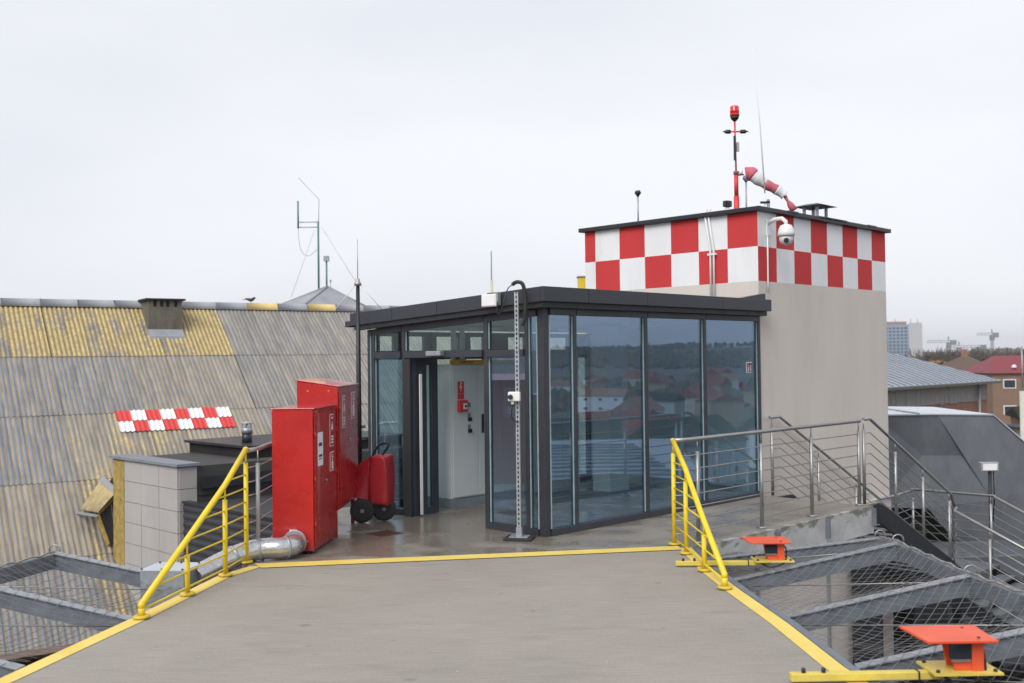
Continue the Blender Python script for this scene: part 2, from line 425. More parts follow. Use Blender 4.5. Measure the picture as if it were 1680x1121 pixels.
# ------------------------------------------------------------------ mesh helpers
class MB:
    def __init__(s):
        s.v = []; s.f = []; s.mi = []; s.sm = []
        s.cur = 0
    def face(s, idx, smooth=False):
        s.f.append(idx); s.mi.append(s.cur); s.sm.append(smooth)
    def poly(s, pts, smooth=False):
        b = len(s.v)
        s.v += [tuple(p) for p in pts]
        s.face(list(range(b, b + len(pts))), smooth)
        return s
    def hexa(s, p):
        """8 points: bottom ring 0-3, top ring 4-7"""
        b = len(s.v)
        s.v += [tuple(q) for q in p]
        for a in ((3, 2, 1, 0), (4, 5, 6, 7), (0, 1, 5, 4), (1, 2, 6, 5), (2, 3, 7, 6), (3, 0, 4, 7)):
            s.face([b + i for i in a])
        return s
    def box(s, x0, y0, z0, x1, y1, z1):
        return s.hexa([(x0, y0, z0), (x1, y0, z0), (x1, y1, z0), (x0, y1, z0), (x0, y0, z1), (x1, y0, z1), (x1, y1, z1), (x0, y1, z1)])
    def bar(s, a, b, w, h, up=(0, 0, 1)):
        """box beam from a to b; w across, h along up"""
        a = Vector(a); b = Vector(b); d = (b - a).normalized()
        sd = d.cross(Vector(up)).normalized(); u = sd.cross(d).normalized()
        q = []
        for p in (a, b):
            for i, j in ((-1, -1), (1, -1), (1, 1), (-1, 1)):
                q.append(p + sd * i * w / 2 + u * j * h / 2)
        return s.hexa(q)
    def tube(s, pts, r, n=8, cap=True, smooth=True):
        pts = [Vector(p) for p in pts]
        rs = r if isinstance(r, (list, tuple)) else [r] * len(pts)
        rings = []
        prev = None
        for i, p in enumerate(pts):
            d = (pts[min(i + 1, len(pts) - 1)] - pts[max(i - 1, 0)]).normalized()
            if prev is None:
                t = Vector((0, 0, 1)) if abs(d.z) < 0.9 else Vector((1, 0, 0))
                e = d.cross(t).normalized()
            else:
                e = (prev - d * prev.dot(d)).normalized()
            prev = e
            g = d.cross(e)
            b = len(s.v)
            for j in range(n):
                a = 2 * PI * j / n
                s.v.append(tuple(p + (e * math.cos(a) + g * math.sin(a)) * rs[i]))
            rings.append(b)
        for i in range(len(rings) - 1):
            for j in range(n):
                s.face([rings[i] + j, rings[i] + (j + 1) % n, rings[i + 1] + (j + 1) % n, rings[i + 1] + j], smooth)
        if cap:
            s.face([rings[0] + j for j in range(n)][::-1])
            s.face([rings[-1] + j for j in range(n)])
        return s
    def lathe(s, prof, n=20, c=(0, 0, 0), axis='z', smooth=True):
        """profile of (r, h)"""
        rings = []
        for r, h in prof:
            b = len(s.v)
            for j in range(n):
                a = 2 * PI * j / n
                x, y = r * math.cos(a), r * math.sin(a)
                if axis == 'z': p = (c[0] + x, c[1] + y, c[2] + h)
                elif axis == 'x': p = (c[0] + h, c[1] + x, c[2] + y)
                else: p = (c[0] + y, c[1] + h, c[2] + x)
                s.v.append(p)
            rings.append(b)
        for i in range(len(rings) - 1):
            for j in range(n):
                s.face([rings[i] + j, rings[i] + (j + 1) % n, rings[i + 1] + (j + 1) % n, rings[i + 1] + j], smooth)
        s.face([rings[0] + j for j in range(n)][::-1])
        s.face([rings[-1] + j for j in range(n)])
        return s
    def prism(s, poly, z0, z1):
        n = len(poly); b = len(s.v)
        s.v += [(p[0], p[1], z0) for p in poly] + [(p[0], p[1], z1) for p in poly]
        s.face([b + i for i in range(n)][::-1])
        s.face([b + n + i for i in range(n)])
        for i in range(n):
            j = (i + 1) % n
            s.face([b + i, b + j, b + n + j, b + n + i])
        return s
    def mesh(s, name, mats):
        me = bpy.data.meshes.new(name)
        me.from_pydata(s.v, [], s.f)
        if not isinstance(mats, (list, tuple)):
            mats = [mats]
        for m in mats:
            me.materials.append(m)
        me.polygons.foreach_set('material_index', s.mi)
        me.polygons.foreach_set('use_smooth', s.sm)
        me.update()
        return me
    def build(s, name, mats, parent=None, loc=(0, 0, 0), rotz=0, bevel=0, label=None):
        o = bpy.data.objects.new(name, s.mesh(name, mats))
        COL.objects.link(o)
        o.location = loc
        o.rotation_euler = (0, 0, rotz)
        if parent: o.parent = parent
        if label: o['label'] = label
        if bevel:
            md = o.modifiers.new('bevel', 'BEVEL')
            md.width = bevel; md.segments = 2; md.limit_method = 'ANGLE'
            md.harden_normals = False
        return o

def tag(o, label, cat, group=None):
    o['label'] = label; o['category'] = cat
    if group: o['group'] = group
    return o
def thing(name, label, cat, loc=(0, 0, 0), rotz=0, group=None):
    o = bpy.data.objects.new(name, None)
    COL.objects.link(o)
    o.location = loc; o.rotation_euler = (0, 0, rotz); o.empty_display_size = 0.2
    return tag(o, label, cat, group)
def struct(o):
    o['kind'] = 'structure'
    return o
def kids(o):
    return [c for c in bpy.data.objects if c.parent == o]
def copy_tree(o, loc=None, rotz=None, label=None, scale=None, parent=None):
    c = o.copy(); COL.objects.link(c)
    if parent: c.parent = parent
    if loc is not None: c.location = loc
    if rotz is not None: c.rotation_euler = (0, 0, rotz)
    if scale is not None: c.scale = scale
    if label: c['label'] = label
    for ch in kids(o):
        copy_tree(ch, parent=c)
    return c

# frame of the glass pavilion and tower: x runs along the right-hand facade, y along the door facade
TH = 0.7857
CO = Vector((0.338, 11.1516, 0))
UX = Vector((math.cos(TH), math.sin(TH), 0))
VX = Vector((-math.sin(TH), math.cos(TH), 0))
def B(u, v, z=0):
    return CO + UX * u + VX * v + Vector((0, 0, z))

# ------------------------------------------------------------------ terrain and city floor
def hill_h(x, y):
    d = math.hypot(x, y)
    a = math.degrees(math.atan2(x, y))          # bearing from straight ahead, right positive
    t = max(0.0, min(1.0, (d - 330) / 1000.0))
    t = t * t * (3 - 2 * t)
    k = max(0.0, min(1.0, (abs(a) - 22) / 50.0))
    top = 24 + 12 * k
    hh = -17 + top * t * (0.8 + 0.3 * noise.noise(Vector((x * 0.0013, y * 0.0013, 3))))
    hh += 4 * t * noise.noise(Vector((x * 0.006, y * 0.006, 0)))
    return hh
mb = MB()
radii = [0, 30, 80, 160, 260, 330, 400, 480, 570, 680, 800, 930, 1080, 1240, 1450, 1800, 2400, 3500]
NA = 120
for r in radii:
    for j in range(NA):
        a = 2 * PI * j / NA
        x, y = r * math.sin(a), r * math.cos(a)
        mb.v.append((x, y, hill_h(x, y)))
for i in range(len(radii) - 1):
    for j in range(NA):
        j2 = (j + 1) % NA
        mb.face([i * NA + j, i * NA + j2, (i + 1) * NA + j2, (i + 1) * NA + j], True)
struct(mb.build('terrain', M['hill']))

# ------------------------------------------------------------------ helipad ramp and terrace
left_edge = [(-2.50, 9.74), (-2.68, 9.30), (-2.79, 8.55), (-2.90, 7.80), (-3.18, 6.32), (-4.0, 3.0), (-6.0, -1.0), (-12, -4)]
right_edge = [(1.79, 10.42), (1.80, 9.30), (1.86, 8.50), (1.965, 7.45), (2.03, 6.40), (2.5, 3.0), (4.5, -1.0), (12, -4)]
poly = left_edge + [(-12, -24), (12, -24)] + right_edge[::-1]
struct(MB().prism(poly[::-1], -0.32, 0.0).build('helipad_ramp', M['ramp']))
# steel edge trim on the ramp's right side and left side
mb = MB()
for E, sg in ((right_edge, 1),):
    for i in range(len(E) - 1):
        (x0, y0), (x1, y1) = E[i], E[i + 1]
        mb.bar((x0 + sg * 0.033, y0, -0.09), (x1 + sg * 0.033, y1, -0.09), 0.06, 0.19)
struct(mb.build('ramp_edge_trim', M['galv_arm']))

tl = [(-2.50, 9.745), (-2.66, 10.1), (-2.66, 13.42)]
b1 = B(-0.2, 3.5); b2 = B(4.38, 3.5); b3 = B(4.38, -1.52); b4 = B(0.62, -1.52)
tpoly = tl + [(-2.66, 14.2), (b1.x, b1.y), (b2.x, b2.y), (b3.x, b3.y), (b4.x, b4.y), (1.79, 10.425)]
struct(MB().prism(tpoly[::-1], -0.33, 0.0).build('terrace', [M['terrace']]))
# concrete upstand along the walkway's outer edge, with brackets
mb = MB()
a, b = B(0.9, -1.56, -0.165), B(4.385, -1.56, -0.165)
mb.bar(a, b, 0.07, 0.34)
se = struct(mb.build('slab_edge', M['slab']))
for u in (2.03, 3.15, 4.34):
    mb = MB(); mb.bar(B(u, -1.607, -0.02), B(u, -1.607, -0.24), 0.09, 0.02, UX); mb.build('bracket', M['galv_arm'], se)

# yellow lines
def strip(name, pts, w, inward, z=0.004, col=None):
    mb = MB()
    for i in range(len(pts) - 1):
        (x0, y0), (x1, y1) = pts[i], pts[i + 1]
        mb.poly([(x0, y0, z), (x0 + inward * w, y0, z), (x1 + inward * w, y1, z), (x1, y1, z)][::(1 if inward < 0 else -1)])
    return struct(mb.build(name, col or M['yellow_line']))
k = N('worn_yellow_line')
v = k.coord('World')
n1 = k.noise(v, 2.2, 5, 0.6)
n2 = k.noise(v, 50, 3, 0.7)
c = k.ramp(n1, (0.3, (0.68, 0.50, 0.10)), (0.7, (0.80, 0.62, 0.17)))
wear = k.ramp(k.math('ADD', k.math('MULTIPLY', n1, 0.4), k.math('MULTIPLY', n2, 0.6)), (0.62, 0.0), (0.72, 0.75))
c = k.mix(wear, c, (0.36, 0.32, 0.22))
M['yellow_line'] = k.bsdf(c, 0.7, 0, n2, 0.3, 0.003)
strip('edge_line', [(x + 0.004, y) for x, y in left_edge[:7]], 0.13, 1)
strip('edge_line', [(x - 0.006, y) for x, y in right_edge[:7]], 0.125, -1)
mb = MB()
mb.poly([(-2.36, 9.64, 0.008), (1.665, 10.30, 0.008), (1.665, 10.50, 0.008), (-2.48, 9.84, 0.008)])
struct(mb.build('cross_line', M['yellow_line']))

# floor drain
M['darkrust'] = plain('rusty_grate', (0.07, 0.035, 0.03), 0.5, var=0.3)
o = MB()
o.box(-0.15, -0.15, 0.0, 0.15, 0.15, 0.003)
d = tag(o.build('floor_drain', M['darkrust'], None, (-1.44, 11.5, 0.001), 0.75), 'dark square drain cover set in the wet terrace floor', 'drain')
for i in range(5):
    MB().box(-0.13, -0.135 + i * 0.06, 0.0035, 0.13, -0.11 + i * 0.06, 0.006).build('grate_bar', M['darkrust'], d)

# ------------------------------------------------------------------ main building under the terrace, lower roofs
bw = thing('hospital_wing', 'beige rendered walls and dark ribbed lower roof beneath the safety net', 'building', B(0, 0, -17), TH)
MB().box(0.35, -1.38, 0, 4.3, -0.06, 16.66).build('wall', M['plaster'], bw)
MB().box(0.35, -0.055, 0, 8.2, 3.1, 16.6).build('wall', M['plaster'], bw)
MB().box(-8.0, -30, 0, -1.9, -1.9, 16.3).build('wall', M['bitumen2'], bw)
mb = MB()
mb.box(-0.6, -24, 0, 30, -1.38, 13.4)
mb.box(8.26, -1.38, 0, 30, 9, 13.4)
mb.build('lower_block', M['bitumen2'], bw)
mb = MB()
for i in range(70):
    mb.box(-0.5, -9.5 + i * 0.2, 13.4, 22, -9.5 + i * 0.2 + 0.09, 13.50)
mb.build('roof_rib', M['bitumen2'], bw)['kind'] = 'stuff'
for (u, vv) in ((4.05, -1.75),):
    MB().box(u, vv, 13.4, u + 0.22, vv + 0.3, 16.55).build('column', M['darksteel'], bw)
for i in range(3):
    MB().box(0.35 + i * 1.6, -1.41, 13.4, 0.39 + i * 1.6, -1.381, 16.6).build('downpipe', M['galv'], bw)

M['brownroof'] = plain('brownish_roof_felt', (0.13, 0.105, 0.085), 0.9, var=0.25, scale=0.8)
lr = thing('lower_flat_roof', 'brownish flat roof far below the left safety net', 'building', (-9.0, 10.0, -17), 0)
MB().prism([(-14, -14), (5.5, -14), (5.9, 1.5), (5.9, 8.5), (1.5, 11.5), (-14, 3)], 0, 12.3).build('roof', M['brownroof'], lr)
MB().box(-6, 1.0, 12.3, 4.6, 1.25, 12.75).build('parapet', M['brown'], lr)
MB().box(-9, -3, 12.3, 1.6, -2.7, 12.55).build('kerb', M['galv_arm'], lr)

# ------------------------------------------------------------------ tower with chequered band
tw = thing('lift_tower', 'beige plastered square tower with red and white chequered band', 'tower', B(4.35, 0), TH)
WT, DT = 3.912, 3.15
ZB, ZM, ZT = 2.962, 3.444, 3.925
CW = 0.489
mb = MB()
mb.cur = 0
mb.poly([(0, 0, -8), (WT, 0, -8), (WT, 0, ZB), (0, 0, ZB)])
mb.poly([(0, DT, -8), (0, 0, -8), (0, 0, ZB), (0, DT, ZB)])
mb.poly([(WT, 0, -8), (WT, DT, -8), (WT, DT, ZT), (WT, 0, ZT)])
mb.poly([(WT, DT, -8), (0, DT, -8), (0, DT, ZT), (WT, DT, ZT)])
mb.poly([(0, 0, ZT), (WT, 0, ZT), (WT, DT, ZT), (0, DT, ZT)])
for i in range(8):
    for r, (z0, z1) in enumerate(((ZM, ZT), (ZB, ZM))):
        mb.cur = 2 if (i + r) % 2 == 0 else 1
        mb.poly([(i * CW, 0, z0), ((i + 1) * CW, 0, z0), ((i + 1) * CW, 0, z1), (i * CW, 0, z1)])
for i in range(7):
    y0, y1 = i * CW, min(DT, (i + 1) * CW)
    for r, (z0, z1) in enumerate(((ZM, ZT), (ZB, ZM))):
        mb.cur = 1 if (i + r) % 2 == 0 else 2
        mb.poly([(0, y1, z0), (0, y0, z0), (0, y0, z1), (0, y1, z1)])
mb.build('wall', [M['plaster'], M['pl_red'], M['pl_white']], tw)
mb = MB()
mb.box(-0.075, -0.075, ZT + 0.002, WT + 0.075, 0.16, ZT + 0.065)
mb.box(-0.075, 0.162, ZT + 0.002, 0.16, DT + 0.075, ZT + 0.065)
mb.box(WT - 0.16, 0.162, ZT + 0.002, WT + 0.075, DT + 0.075, ZT + 0.065)
mb.box(0.162, DT - 0.16, ZT + 0.002, WT - 0.162, DT + 0.075, ZT + 0.065)
for i in range(9):
    x = rnd.uniform(0.1, WT - 0.5)
    mb.box(x, -0.082, ZT + 0.035, x + 0.28, 0.0, ZT + 0.073)
mb.build('coping', M['darksteel'], tw, bevel=0.008)
mb = MB(); mb.box(0.165, 0.165, ZT + 0.003, WT - 0.165, DT - 0.165, ZT + 0.03)
mb.build('roof_felt', M['bitumen'], tw)
# conduits up the door-side face
for i, y in enumerate((0.70, 0.755)):
    MB().tube([(-0.035, y, 2.66), (-0.035, y - 0.0, 3.45), (-0.035, y + 0.09, 3.99), (0.05, y + 0.10, 4.04)], 0.016, 8).build('conduit', M['white'], tw)
MB().box(-0.05, 0.66, 3.37, -0.002, 0.80, 3.40).build('conduit_clip', M['white'], tw)

# dome camera on bracket
dc = thing('dome_camera', 'white dome surveillance camera on a bracket over the chequered corner', 'camera', B(4.60, 0, 3.62), TH)
MB().box(-0.05, -0.03, -0.02, 0.03, -0.002, 0.20).build('wall_plate', M['white'], dc, bevel=0.006)
MB().tube([(-0.01, -0.03, 0.16), (-0.01, -0.12, 0.20), (-0.01, -0.24, 0.20), (-0.01, -0.30, 0.15), (-0.01, -0.30, 0.10)], [0.03, 0.03, 0.03, 0.028, 0.03], 10).build('bracket', M['white'], dc)
cc = (-0.01, -0.30, 0)
MB().lathe([(0.03, 0.115), (0.075, 0.10), (0.10, 0.055), (0.112, 0.0), (0.118, -0.045), (0.10, -0.05)], 24, cc).build('housing', M['white'], dc)
MB().lathe([(0.094, -0.052), (0.094, -0.10), (0.078, -0.145), (0.045, -0.17), (0.01, -0.178)], 24, cc).build('camera_head', M['cab'], dc)
eye = MB(); dirv = (Vector((0, 0, EYE)) - Vector(B(4.60, 0, 3.6))).normalized()
hd = MB().lathe([(0.035, -0.03), (0.035, 0.012), (0.026, 0.015)], 16).build('lens', M['black'], dc, (-0.01, -0.30, -0.1))
dl = Matrix.Rotation(-TH, 3, 'Z') @ dirv
hd.rotation_euler = dl.to_track_quat('Z', 'Y').to_euler()
hd.location = Vector((-0.01, -0.30, -0.105)) + dl * 0.085
MB().tube([(-0.03, -0.02, -0.0), (-0.03, -0.02, -0.35), (-0.03, -0.018, -0.62), (-0.03, -0.02, -0.80)], 0.012, 8).build('cable_conduit', M['white'], dc)

# ------------------------------------------------------------------ glass pavilion
gp = thing('glass_pavilion', 'anthracite framed glass entrance box with flat overhanging roof', 'pavilion', CO, TH)
VD = 3.08
UE = 4.335
def ztop(v): return 2.69 - 0.047 * (v + 0.15)
FR = M['anthracite']
def post(parent, u, v, w, d, z1, name='mullion', z0=0.0):
    return MB().box(u - w / 2, v - d / 2, z0, u + w / 2, v + d / 2, z1).build(name, FR, parent, bevel=0.003)
# posts
for (u, w) in ((0.489, 0.05), (1.775, 0.06), (3.004, 0.06), (4.30, 0.06)):
    post(gp, u, 0.008, w, 0.075, 2.47)
post(gp, 0.03, 0.03, 0.085, 0.085, 2.47, 'corner_post')
for (v, w) in ((0.232, 0.05), (0.877, 0.07), (2.36, 0.06), (2.97, 0.05)):
    post(gp, 0.008, v, 0.075, w, ztop(v) - 0.22)
post(gp, 0.03, VD - 0.0, 0.09, 0.06, ztop(VD) - 0.22, 'corner_post')
for u in (1.0, 2.05, 3.15, 4.30):
    post(gp, u, VD, 0.06, 0.08, 2.30)
# base and head rails
def rail(x0, y0, z0, x1, y1, z1, name='frame_rail'):
    return MB().box(x0, y0, z0, x1, y1, z1).build(name, FR, gp, bevel=0.003)
seg_u = [(0.08, 0.464), (0.514, 1.745), (1.805, 2.974), (3.034, 4.27)]
for a, b in seg_u:
    rail(a, -0.035, 0.0, b, 0.035, 0.075)
    rail(a, -0.035, 2.40, b, 0.035, 2.47)
seg_v = [(0.08, 0.207), (0.257, 0.842), (2.39, 2.945), (2.995, 3.05)]
for a, b in seg_v:
    rail(-0.035, a, 0.0, 0.035, b, 0.075)
for a, b in [(0.08, 0.207), (0.257, 0.842), (0.912, 2.33), (2.39, 2.945), (2.995, 3.05)]:
    z = ztop((a + b) / 2) - 0.22
    MB().hexa([(-0.035, a, ztop(a) - 0.29), (0.035, a, ztop(a) - 0.29), (0.035, b, ztop(b) - 0.29), (-0.035, b, ztop(b) - 0.29),
               (-0.035, a, ztop(a) - 0.22), (0.035, a, ztop(a) - 0.22), (0.035, b, ztop(b) - 0.22), (-0.035, b, ztop(b) - 0.22)]).build('frame_rail', FR, gp)
for a, b in [(0.257, 0.842), (0.912, 2.33), (2.39, 2.945)]:
    rail(-0.06, a, 1.95, 0.045, b, 2.03, 'transom')
rail(-0.03, 0.912, 2.032, 0.10, 2.33, 2.035, 'transom')
# panes
def pane(name, pts, n, mat=None, th=0.012):
    """quad pts extruded along n"""
    n = Vector(n) * th
    q = [Vector(p) for p in pts]
    return MB().hexa(q + [p + n for p in q]).build(name, mat or M['glass'], gp)
for a, b in seg_u:
    pane('glass_pane', [(a, 0, 0.075), (b, 0, 0.075), (b, 0, 2.40), (a, 0, 2.40)], (0, 1, 0))
    for e in (a, b - 0.012):
        MB().box(e, -0.014, 0.08, e + 0.012, -0.003, 2.395).build('glazing_seal', M['glass_edge'], gp)
def vpane(a, b, z0, z1=None):
    za = z1 if z1 else ztop(a) - 0.29
    zb = z1 if z1 else ztop(b) - 0.29
    pane('glass_pane', [(0, a, z0), (0, b, z0), (0, b, zb), (0, a, za)], (1, 0, 0), M['glass_clear'] if not z1 and z0 > 1 else M['glass'])
    for e in (a, b - 0.012):
        MB().box(-0.014, e, z0 + 0.004, -0.003, e + 0.012, (z1 or min(za, zb)) - 0.004).build('glazing_seal', M['glass_edge'], gp)
vpane(0.08, 0.207, 0.075)
vpane(0.257, 0.842, 0.075, 1.95)
vpane(2.39, 2.945, 0.075, 1.95)
vpane(2.995, 3.05, 0.075)
for a, b in [(0.257, 0.842), (0.912, 2.33), (2.39, 2.945)]:
    vpane(a, b, 2.035)
# rear wall: glazing below, brown spandrel with square lights above
us = [0.08, 0.97, 1.03, 2.02, 2.08, 3.12, 3.18, 4.27]
for i in range(0, 8, 2):
    a, b = us[i], us[i + 1]
    rail(a, VD - 0.03, 0, b, VD + 0.03, 0.1)
    rail(a, VD - 0.03, 1.93, b, VD + 0.03, 2.0)
    pane('glass_pane', [(a, VD, 0.1), (b, VD, 0.1), (b, VD, 1.93), (a, VD, 1.93)], (0, 0.8, 0), M['glass_clear'])
mb = MB()
holes = [(0.15, 0.38), (0.62, 0.90), (1.12, 1.52), (1.75, 2.1), (2.5, 2.85), (3.4, 3.8)]
x = 0.08
for h0, h1 in holes:
    mb.box(x, VD - 0.025, 2.0, h0, VD + 0.025, 2.30); x = h1
    mb.box(h0, VD - 0.025, 2.0, h1, VD + 0.025, 2.05)
    mb.box(h0, VD - 0.025, 2.24, h1, VD + 0.025, 2.30)
mb.box(x, VD - 0.025, 2.0, 4.27, VD + 0.025, 2.30)
mb.build('spandrel', M['brown'], gp)
# roof slab, fascia
mb = MB()
def slope_box(m, u0, u1, v0, v1, lo, hi):
    m.hexa([(u0, v0, ztop(v0) - lo), (u1, v0, ztop(v0) - lo), (u1, v1, ztop(v1) - lo), (u0, v1, ztop(v1) - lo),
            (u0, v0, ztop(v0) - hi), (u1, v0, ztop(v0) - hi), (u1, v1, ztop(v1) - hi), (u0, v1, ztop(v1) - hi)])
slope_box(mb, -0.14, 4.30, -0.12, 3.22, 0.145, 0.01)
mb.build('roof', M['bitumen'], gp)
mb = MB()
slope_box(mb, 0.06, 4.28, 0.06, VD - 0.06, 0.22, 0.16)
mb.build('ceiling', M['ceil'], gp)
# fascia pieces (folded sheet lengths)
for a, b in ((-0.17, 0.56), (0.566, 1.62), (1.626, 3.2), (3.206, 4.40)):
    MB().box(a, -0.17, ztop(-0.15) - 0.155, b, -0.122, ztop(-0.15) + 0.004).build('fascia', M['anthracite'], gp, bevel=0.004)
for a, b in ((-0.118, 0.60), (0.606, 1.55), (1.556, 2.4), (2.406, 3.27)):
    mb = MB(); slope_box(mb, -0.172, -0.142, a, b, 0.155, -0.004)
    mb.build('fascia', M['anthracite'], gp, bevel=0.004)
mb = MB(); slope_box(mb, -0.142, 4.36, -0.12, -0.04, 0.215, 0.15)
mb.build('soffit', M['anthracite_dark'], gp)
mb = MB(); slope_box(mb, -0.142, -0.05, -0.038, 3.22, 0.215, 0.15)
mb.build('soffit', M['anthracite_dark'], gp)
MB().box(-0.16, 3.275, 2.36, -0.05, 3.40, 2.44).build('gutter_spout', M['anthracite'], gp, bevel=0.01)
MB().hexa([(3.75, -0.11, 2.69), (4.345, -0.11, 2.69), (4.345, -0.02, 2.69), (3.75, -0.02, 2.69),
           (3.75, -0.11, 2.70), (4.345, -0.11, 2.78), (4.345, -0.02, 2.78), (3.75, -0.02, 2.70)]).build('flashing', M['anthracite'], gp)
# door operator, fixed door jamb, sliding leaf folded inwards
MB().box(-0.13, 1.55, 1.97, -0.062, 1.82, 2.03).build('door_sensor', M['galv'], gp, bevel=0.008)
post(gp, 0.06, 2.27, 0.14, 0.115, 1.948, 'door_jamb')
la, lb = Vector((0.10, 2.19, 0)), Vector((0.40, 2.235, 0))
def leafpart(name, p, q, z0, z1, w=0.05, mat=None):
    return MB().hexa([p + Vector((0, -w / 2, z0)), q + Vector((0, -w / 2, z0)), q + Vector((0, w / 2, z0)), p + Vector((0, w / 2, z0)),
                      p + Vector((0, -w / 2, z1)), q + Vector((0, -w / 2, z1)), q + Vector((0, w / 2, z1)), p + Vector((0, w / 2, z1))]).build(name, mat or FR, gp)
dlf = leafpart('door_leaf', la, la.lerp(lb, 0.28), 0.01, 1.93)
for nm, p, q, z0, z1, w, mt in (('door_stile', la.lerp(lb, 0.62), lb, 0.01, 1.93, 0.05, FR), ('door_rail', la.lerp(lb, 0.282), la.lerp(lb, 0.618), 0.01, 0.10, 0.05, FR),
                             ('door_rail', la.lerp(lb, 0.282), la.lerp(lb, 0.618), 1.86, 1.93, 0.05, FR), ('door_glass', la.lerp(lb, 0.282), la.lerp(lb, 0.618), 0.101, 1.859, 0.012, M['glass_clear'])):
    x_ = leafpart(nm, p, q, z0, z1, w, mt); x_.parent = dlf
x_ = MB().box(0.062, 2.155, 0.02, 0.098, 2.17, 1.75).build('door_brush', M['white'], gp)
x_.parent = dlf
MB().box(-0.06, 2.20, 0.0, -0.03, 2.325, 1.94).build('door_jamb', M['anthracite_dark'], gp)
# interior plaster on the tower side and X bracing rods
MB().box(4.305, 0.06, 0.0, 4.345, VD - 0.04, 2.44).build('inner_wall', M['inwall'], gp)
MB().box(4.27, 1.2, 0.0, 4.303, 2.1, 2.05).build('inner_door', M['cab'], gp)
for a, b in (((2.1, 2.98, 0.1), (3.1, 2.98, 2.0)), ((3.1, 2.96, 0.1), (2.1, 2.96, 2.0))):
    MB().tube([a, b], 0.008, 6).build('bracing_rod', M['anthracite'], gp)
# fire extinguisher sticker on the last right pane
MB().box(3.98, -0.020, 1.70, 4.12, -0.016, 1.84).build('sticker', M['paper'], gp)
MB().box(3.988, -0.024, 1.708, 4.112, -0.0205, 1.832).build('sticker_panel', M['redroof'], gp)
mb = MB(); mb.box(4.000, -0.027, 1.718, 4.035, -0.0245, 1.775); mb.box(4.012, -0.027, 1.775, 4.020, -0.0245, 1.815); mb.box(4.06, -0.027, 1.718, 4.09, -0.0245, 1.80)
mb.build('sticker_symbol', M['pale'], gp)
MB().box(3.86, 0.02, 1.50, 3.95, 0.024, 1.57).build('inner_sticker', M['bred'], gp)

# cabinets inside
ec = thing('electrical_cabinet', 'light grey electrical cabinet with amber top strip seen through open door', 'cabinet', B(0.74, 2.33), TH)
MB().box(0, 0, 0.0, 1.25, 0.5, 0.12).build('plinth', M['plinth'], ec)
MB().box(0, 0.012, 0.122, 1.25, 0.5, 1.86).build('body', M['cab'], ec, bevel=0.004)
MB().box(0.012, -0.012, 0.14, 0.455, 0.010, 1.85).build('door', M['cab'], ec, bevel=0.005)
MB().box(0.462, -0.012, 0.14, 0.90, 0.010, 1.85).build('door', M['cab'], ec, bevel=0.005)
MB().box(0.907, -0.012, 0.14, 1.24, 0.010, 1.85).build('door', M['cab'], ec, bevel=0.005)
MB().box(-0.005, -0.016, 1.862, 1.25, 0.03, 1.915).build('amber_strip', M['amber'], ec)
mb = MB()
for i in range(6): mb.box(0.16 + i * 0.035, -0.0175, 1.882, 0.185 + i * 0.035, -0.0162, 1.898)
mb.build('strip_print', M['ink'], ec)
MB().box(0.51, -0.035, 0.95, 0.54, -0.013, 1.20).build('handle', M['black'], ec, bevel=0.006)
sg = MB().box(0.09, -0.018, 1.48, 0.20, -0.0125, 1.64).build('hazard_sign', M['bred'], ec)
MB().poly([(0.145, -0.0195, 1.63), (0.12, -0.0195, 1.56), (0.145, -0.0195, 1.562), (0.137, -0.0195, 1.50), (0.167, -0.0195, 1.575), (0.143, -0.0195, 1.575), (0.16, -0.0195, 1.63)]).build('lightning_symbol', M['paper'], sg)
MB().box(0.09, -0.018, 1.41, 0.20, -0.0125, 1.475).build('text_plate', M['bred'], ec)
ca = MB().box(0.08, -0.06, 1.24, 0.235, -0.0125, 1.395).build('call_point', M['bred'], ec, bevel=0.01)
MB().box(0.150, -0.066, 1.28, 0.21, -0.061, 1.355).build('button_plate', M['paper'], ca)
MB().lathe([(0.016, 0), (0.016, -0.008)], 12, (0.18, -0.067, 1.317), 'y').build('button', M['black'], ca)
MB().box(0.265, -0.016, 1.30, 0.315, -0.0125, 1.36).build('label_plate', M['plinth'], ec)
for z in (1.02, 1.17):
    MB().box(0.265, -0.016, z + 0.0, 0.315, -0.0125, z + 0.05).build('label_plate', M['plinth'], ec)
    MB().box(0.268, -0.040, z - 0.055, 0.318, -0.0125, z - 0.004).build('switch', M['black'], ec)
# second, lighter cabinet row inside, visible through right facade
e2 = thing('interior_cupboard', 'pale narrow cupboard standing behind the wide glass pane', 'cupboard', B(2.6, 2.45), TH)
MB().box(0, 0, 0, 0.75, 0.55, 2.05).build('body', M['inwall'], e2, bevel=0.005)
MB().box(0.01, -0.012, 0.05, 0.37, -0.001, 2.0).build('door', M['inwall'], e2)
MB().box(0.38, -0.012, 0.05, 0.74, -0.001, 2.0).build('door', M['inwall'], e2)

it = thing('cable_column', 'pale conduit column with clips inside the first wide pane', 'column', B(1.15, 2.75), TH)
for x in (0, 0.16):
    MB().box(x, 0, 0, x + 0.05, 0.05, 2.38).build('conduit', M['white'], it)
for z in (0.4, 0.9, 1.4, 1.9):
    MB().box(-0.01, -0.012, z, 0.22, -0.001, z + 0.03).build('clip', M['galv'], it)
ic = thing('interior_column', 'pale square column inside behind the first wide pane', 'column', B(2.72, 1.35), TH)
MB().box(0, 0, 0, 0.42, 0.30, 2.36).build('shaft', M['inwall'], ic, bevel=0.008)
MB().box(-0.012, -0.012, 0, 0.432, 0.312, 0.10).build('skirting', M['plinth'], ic)
rl = thing('radiator', 'low white radiator inside against the tower wall', 'radiator', B(4.18, 0.35, 0.12), TH)
for i in range(14):
    MB().box(0, i * 0.055, 0, 0.09, i * 0.055 + 0.045, 0.5).build('fin', M['white'], rl)
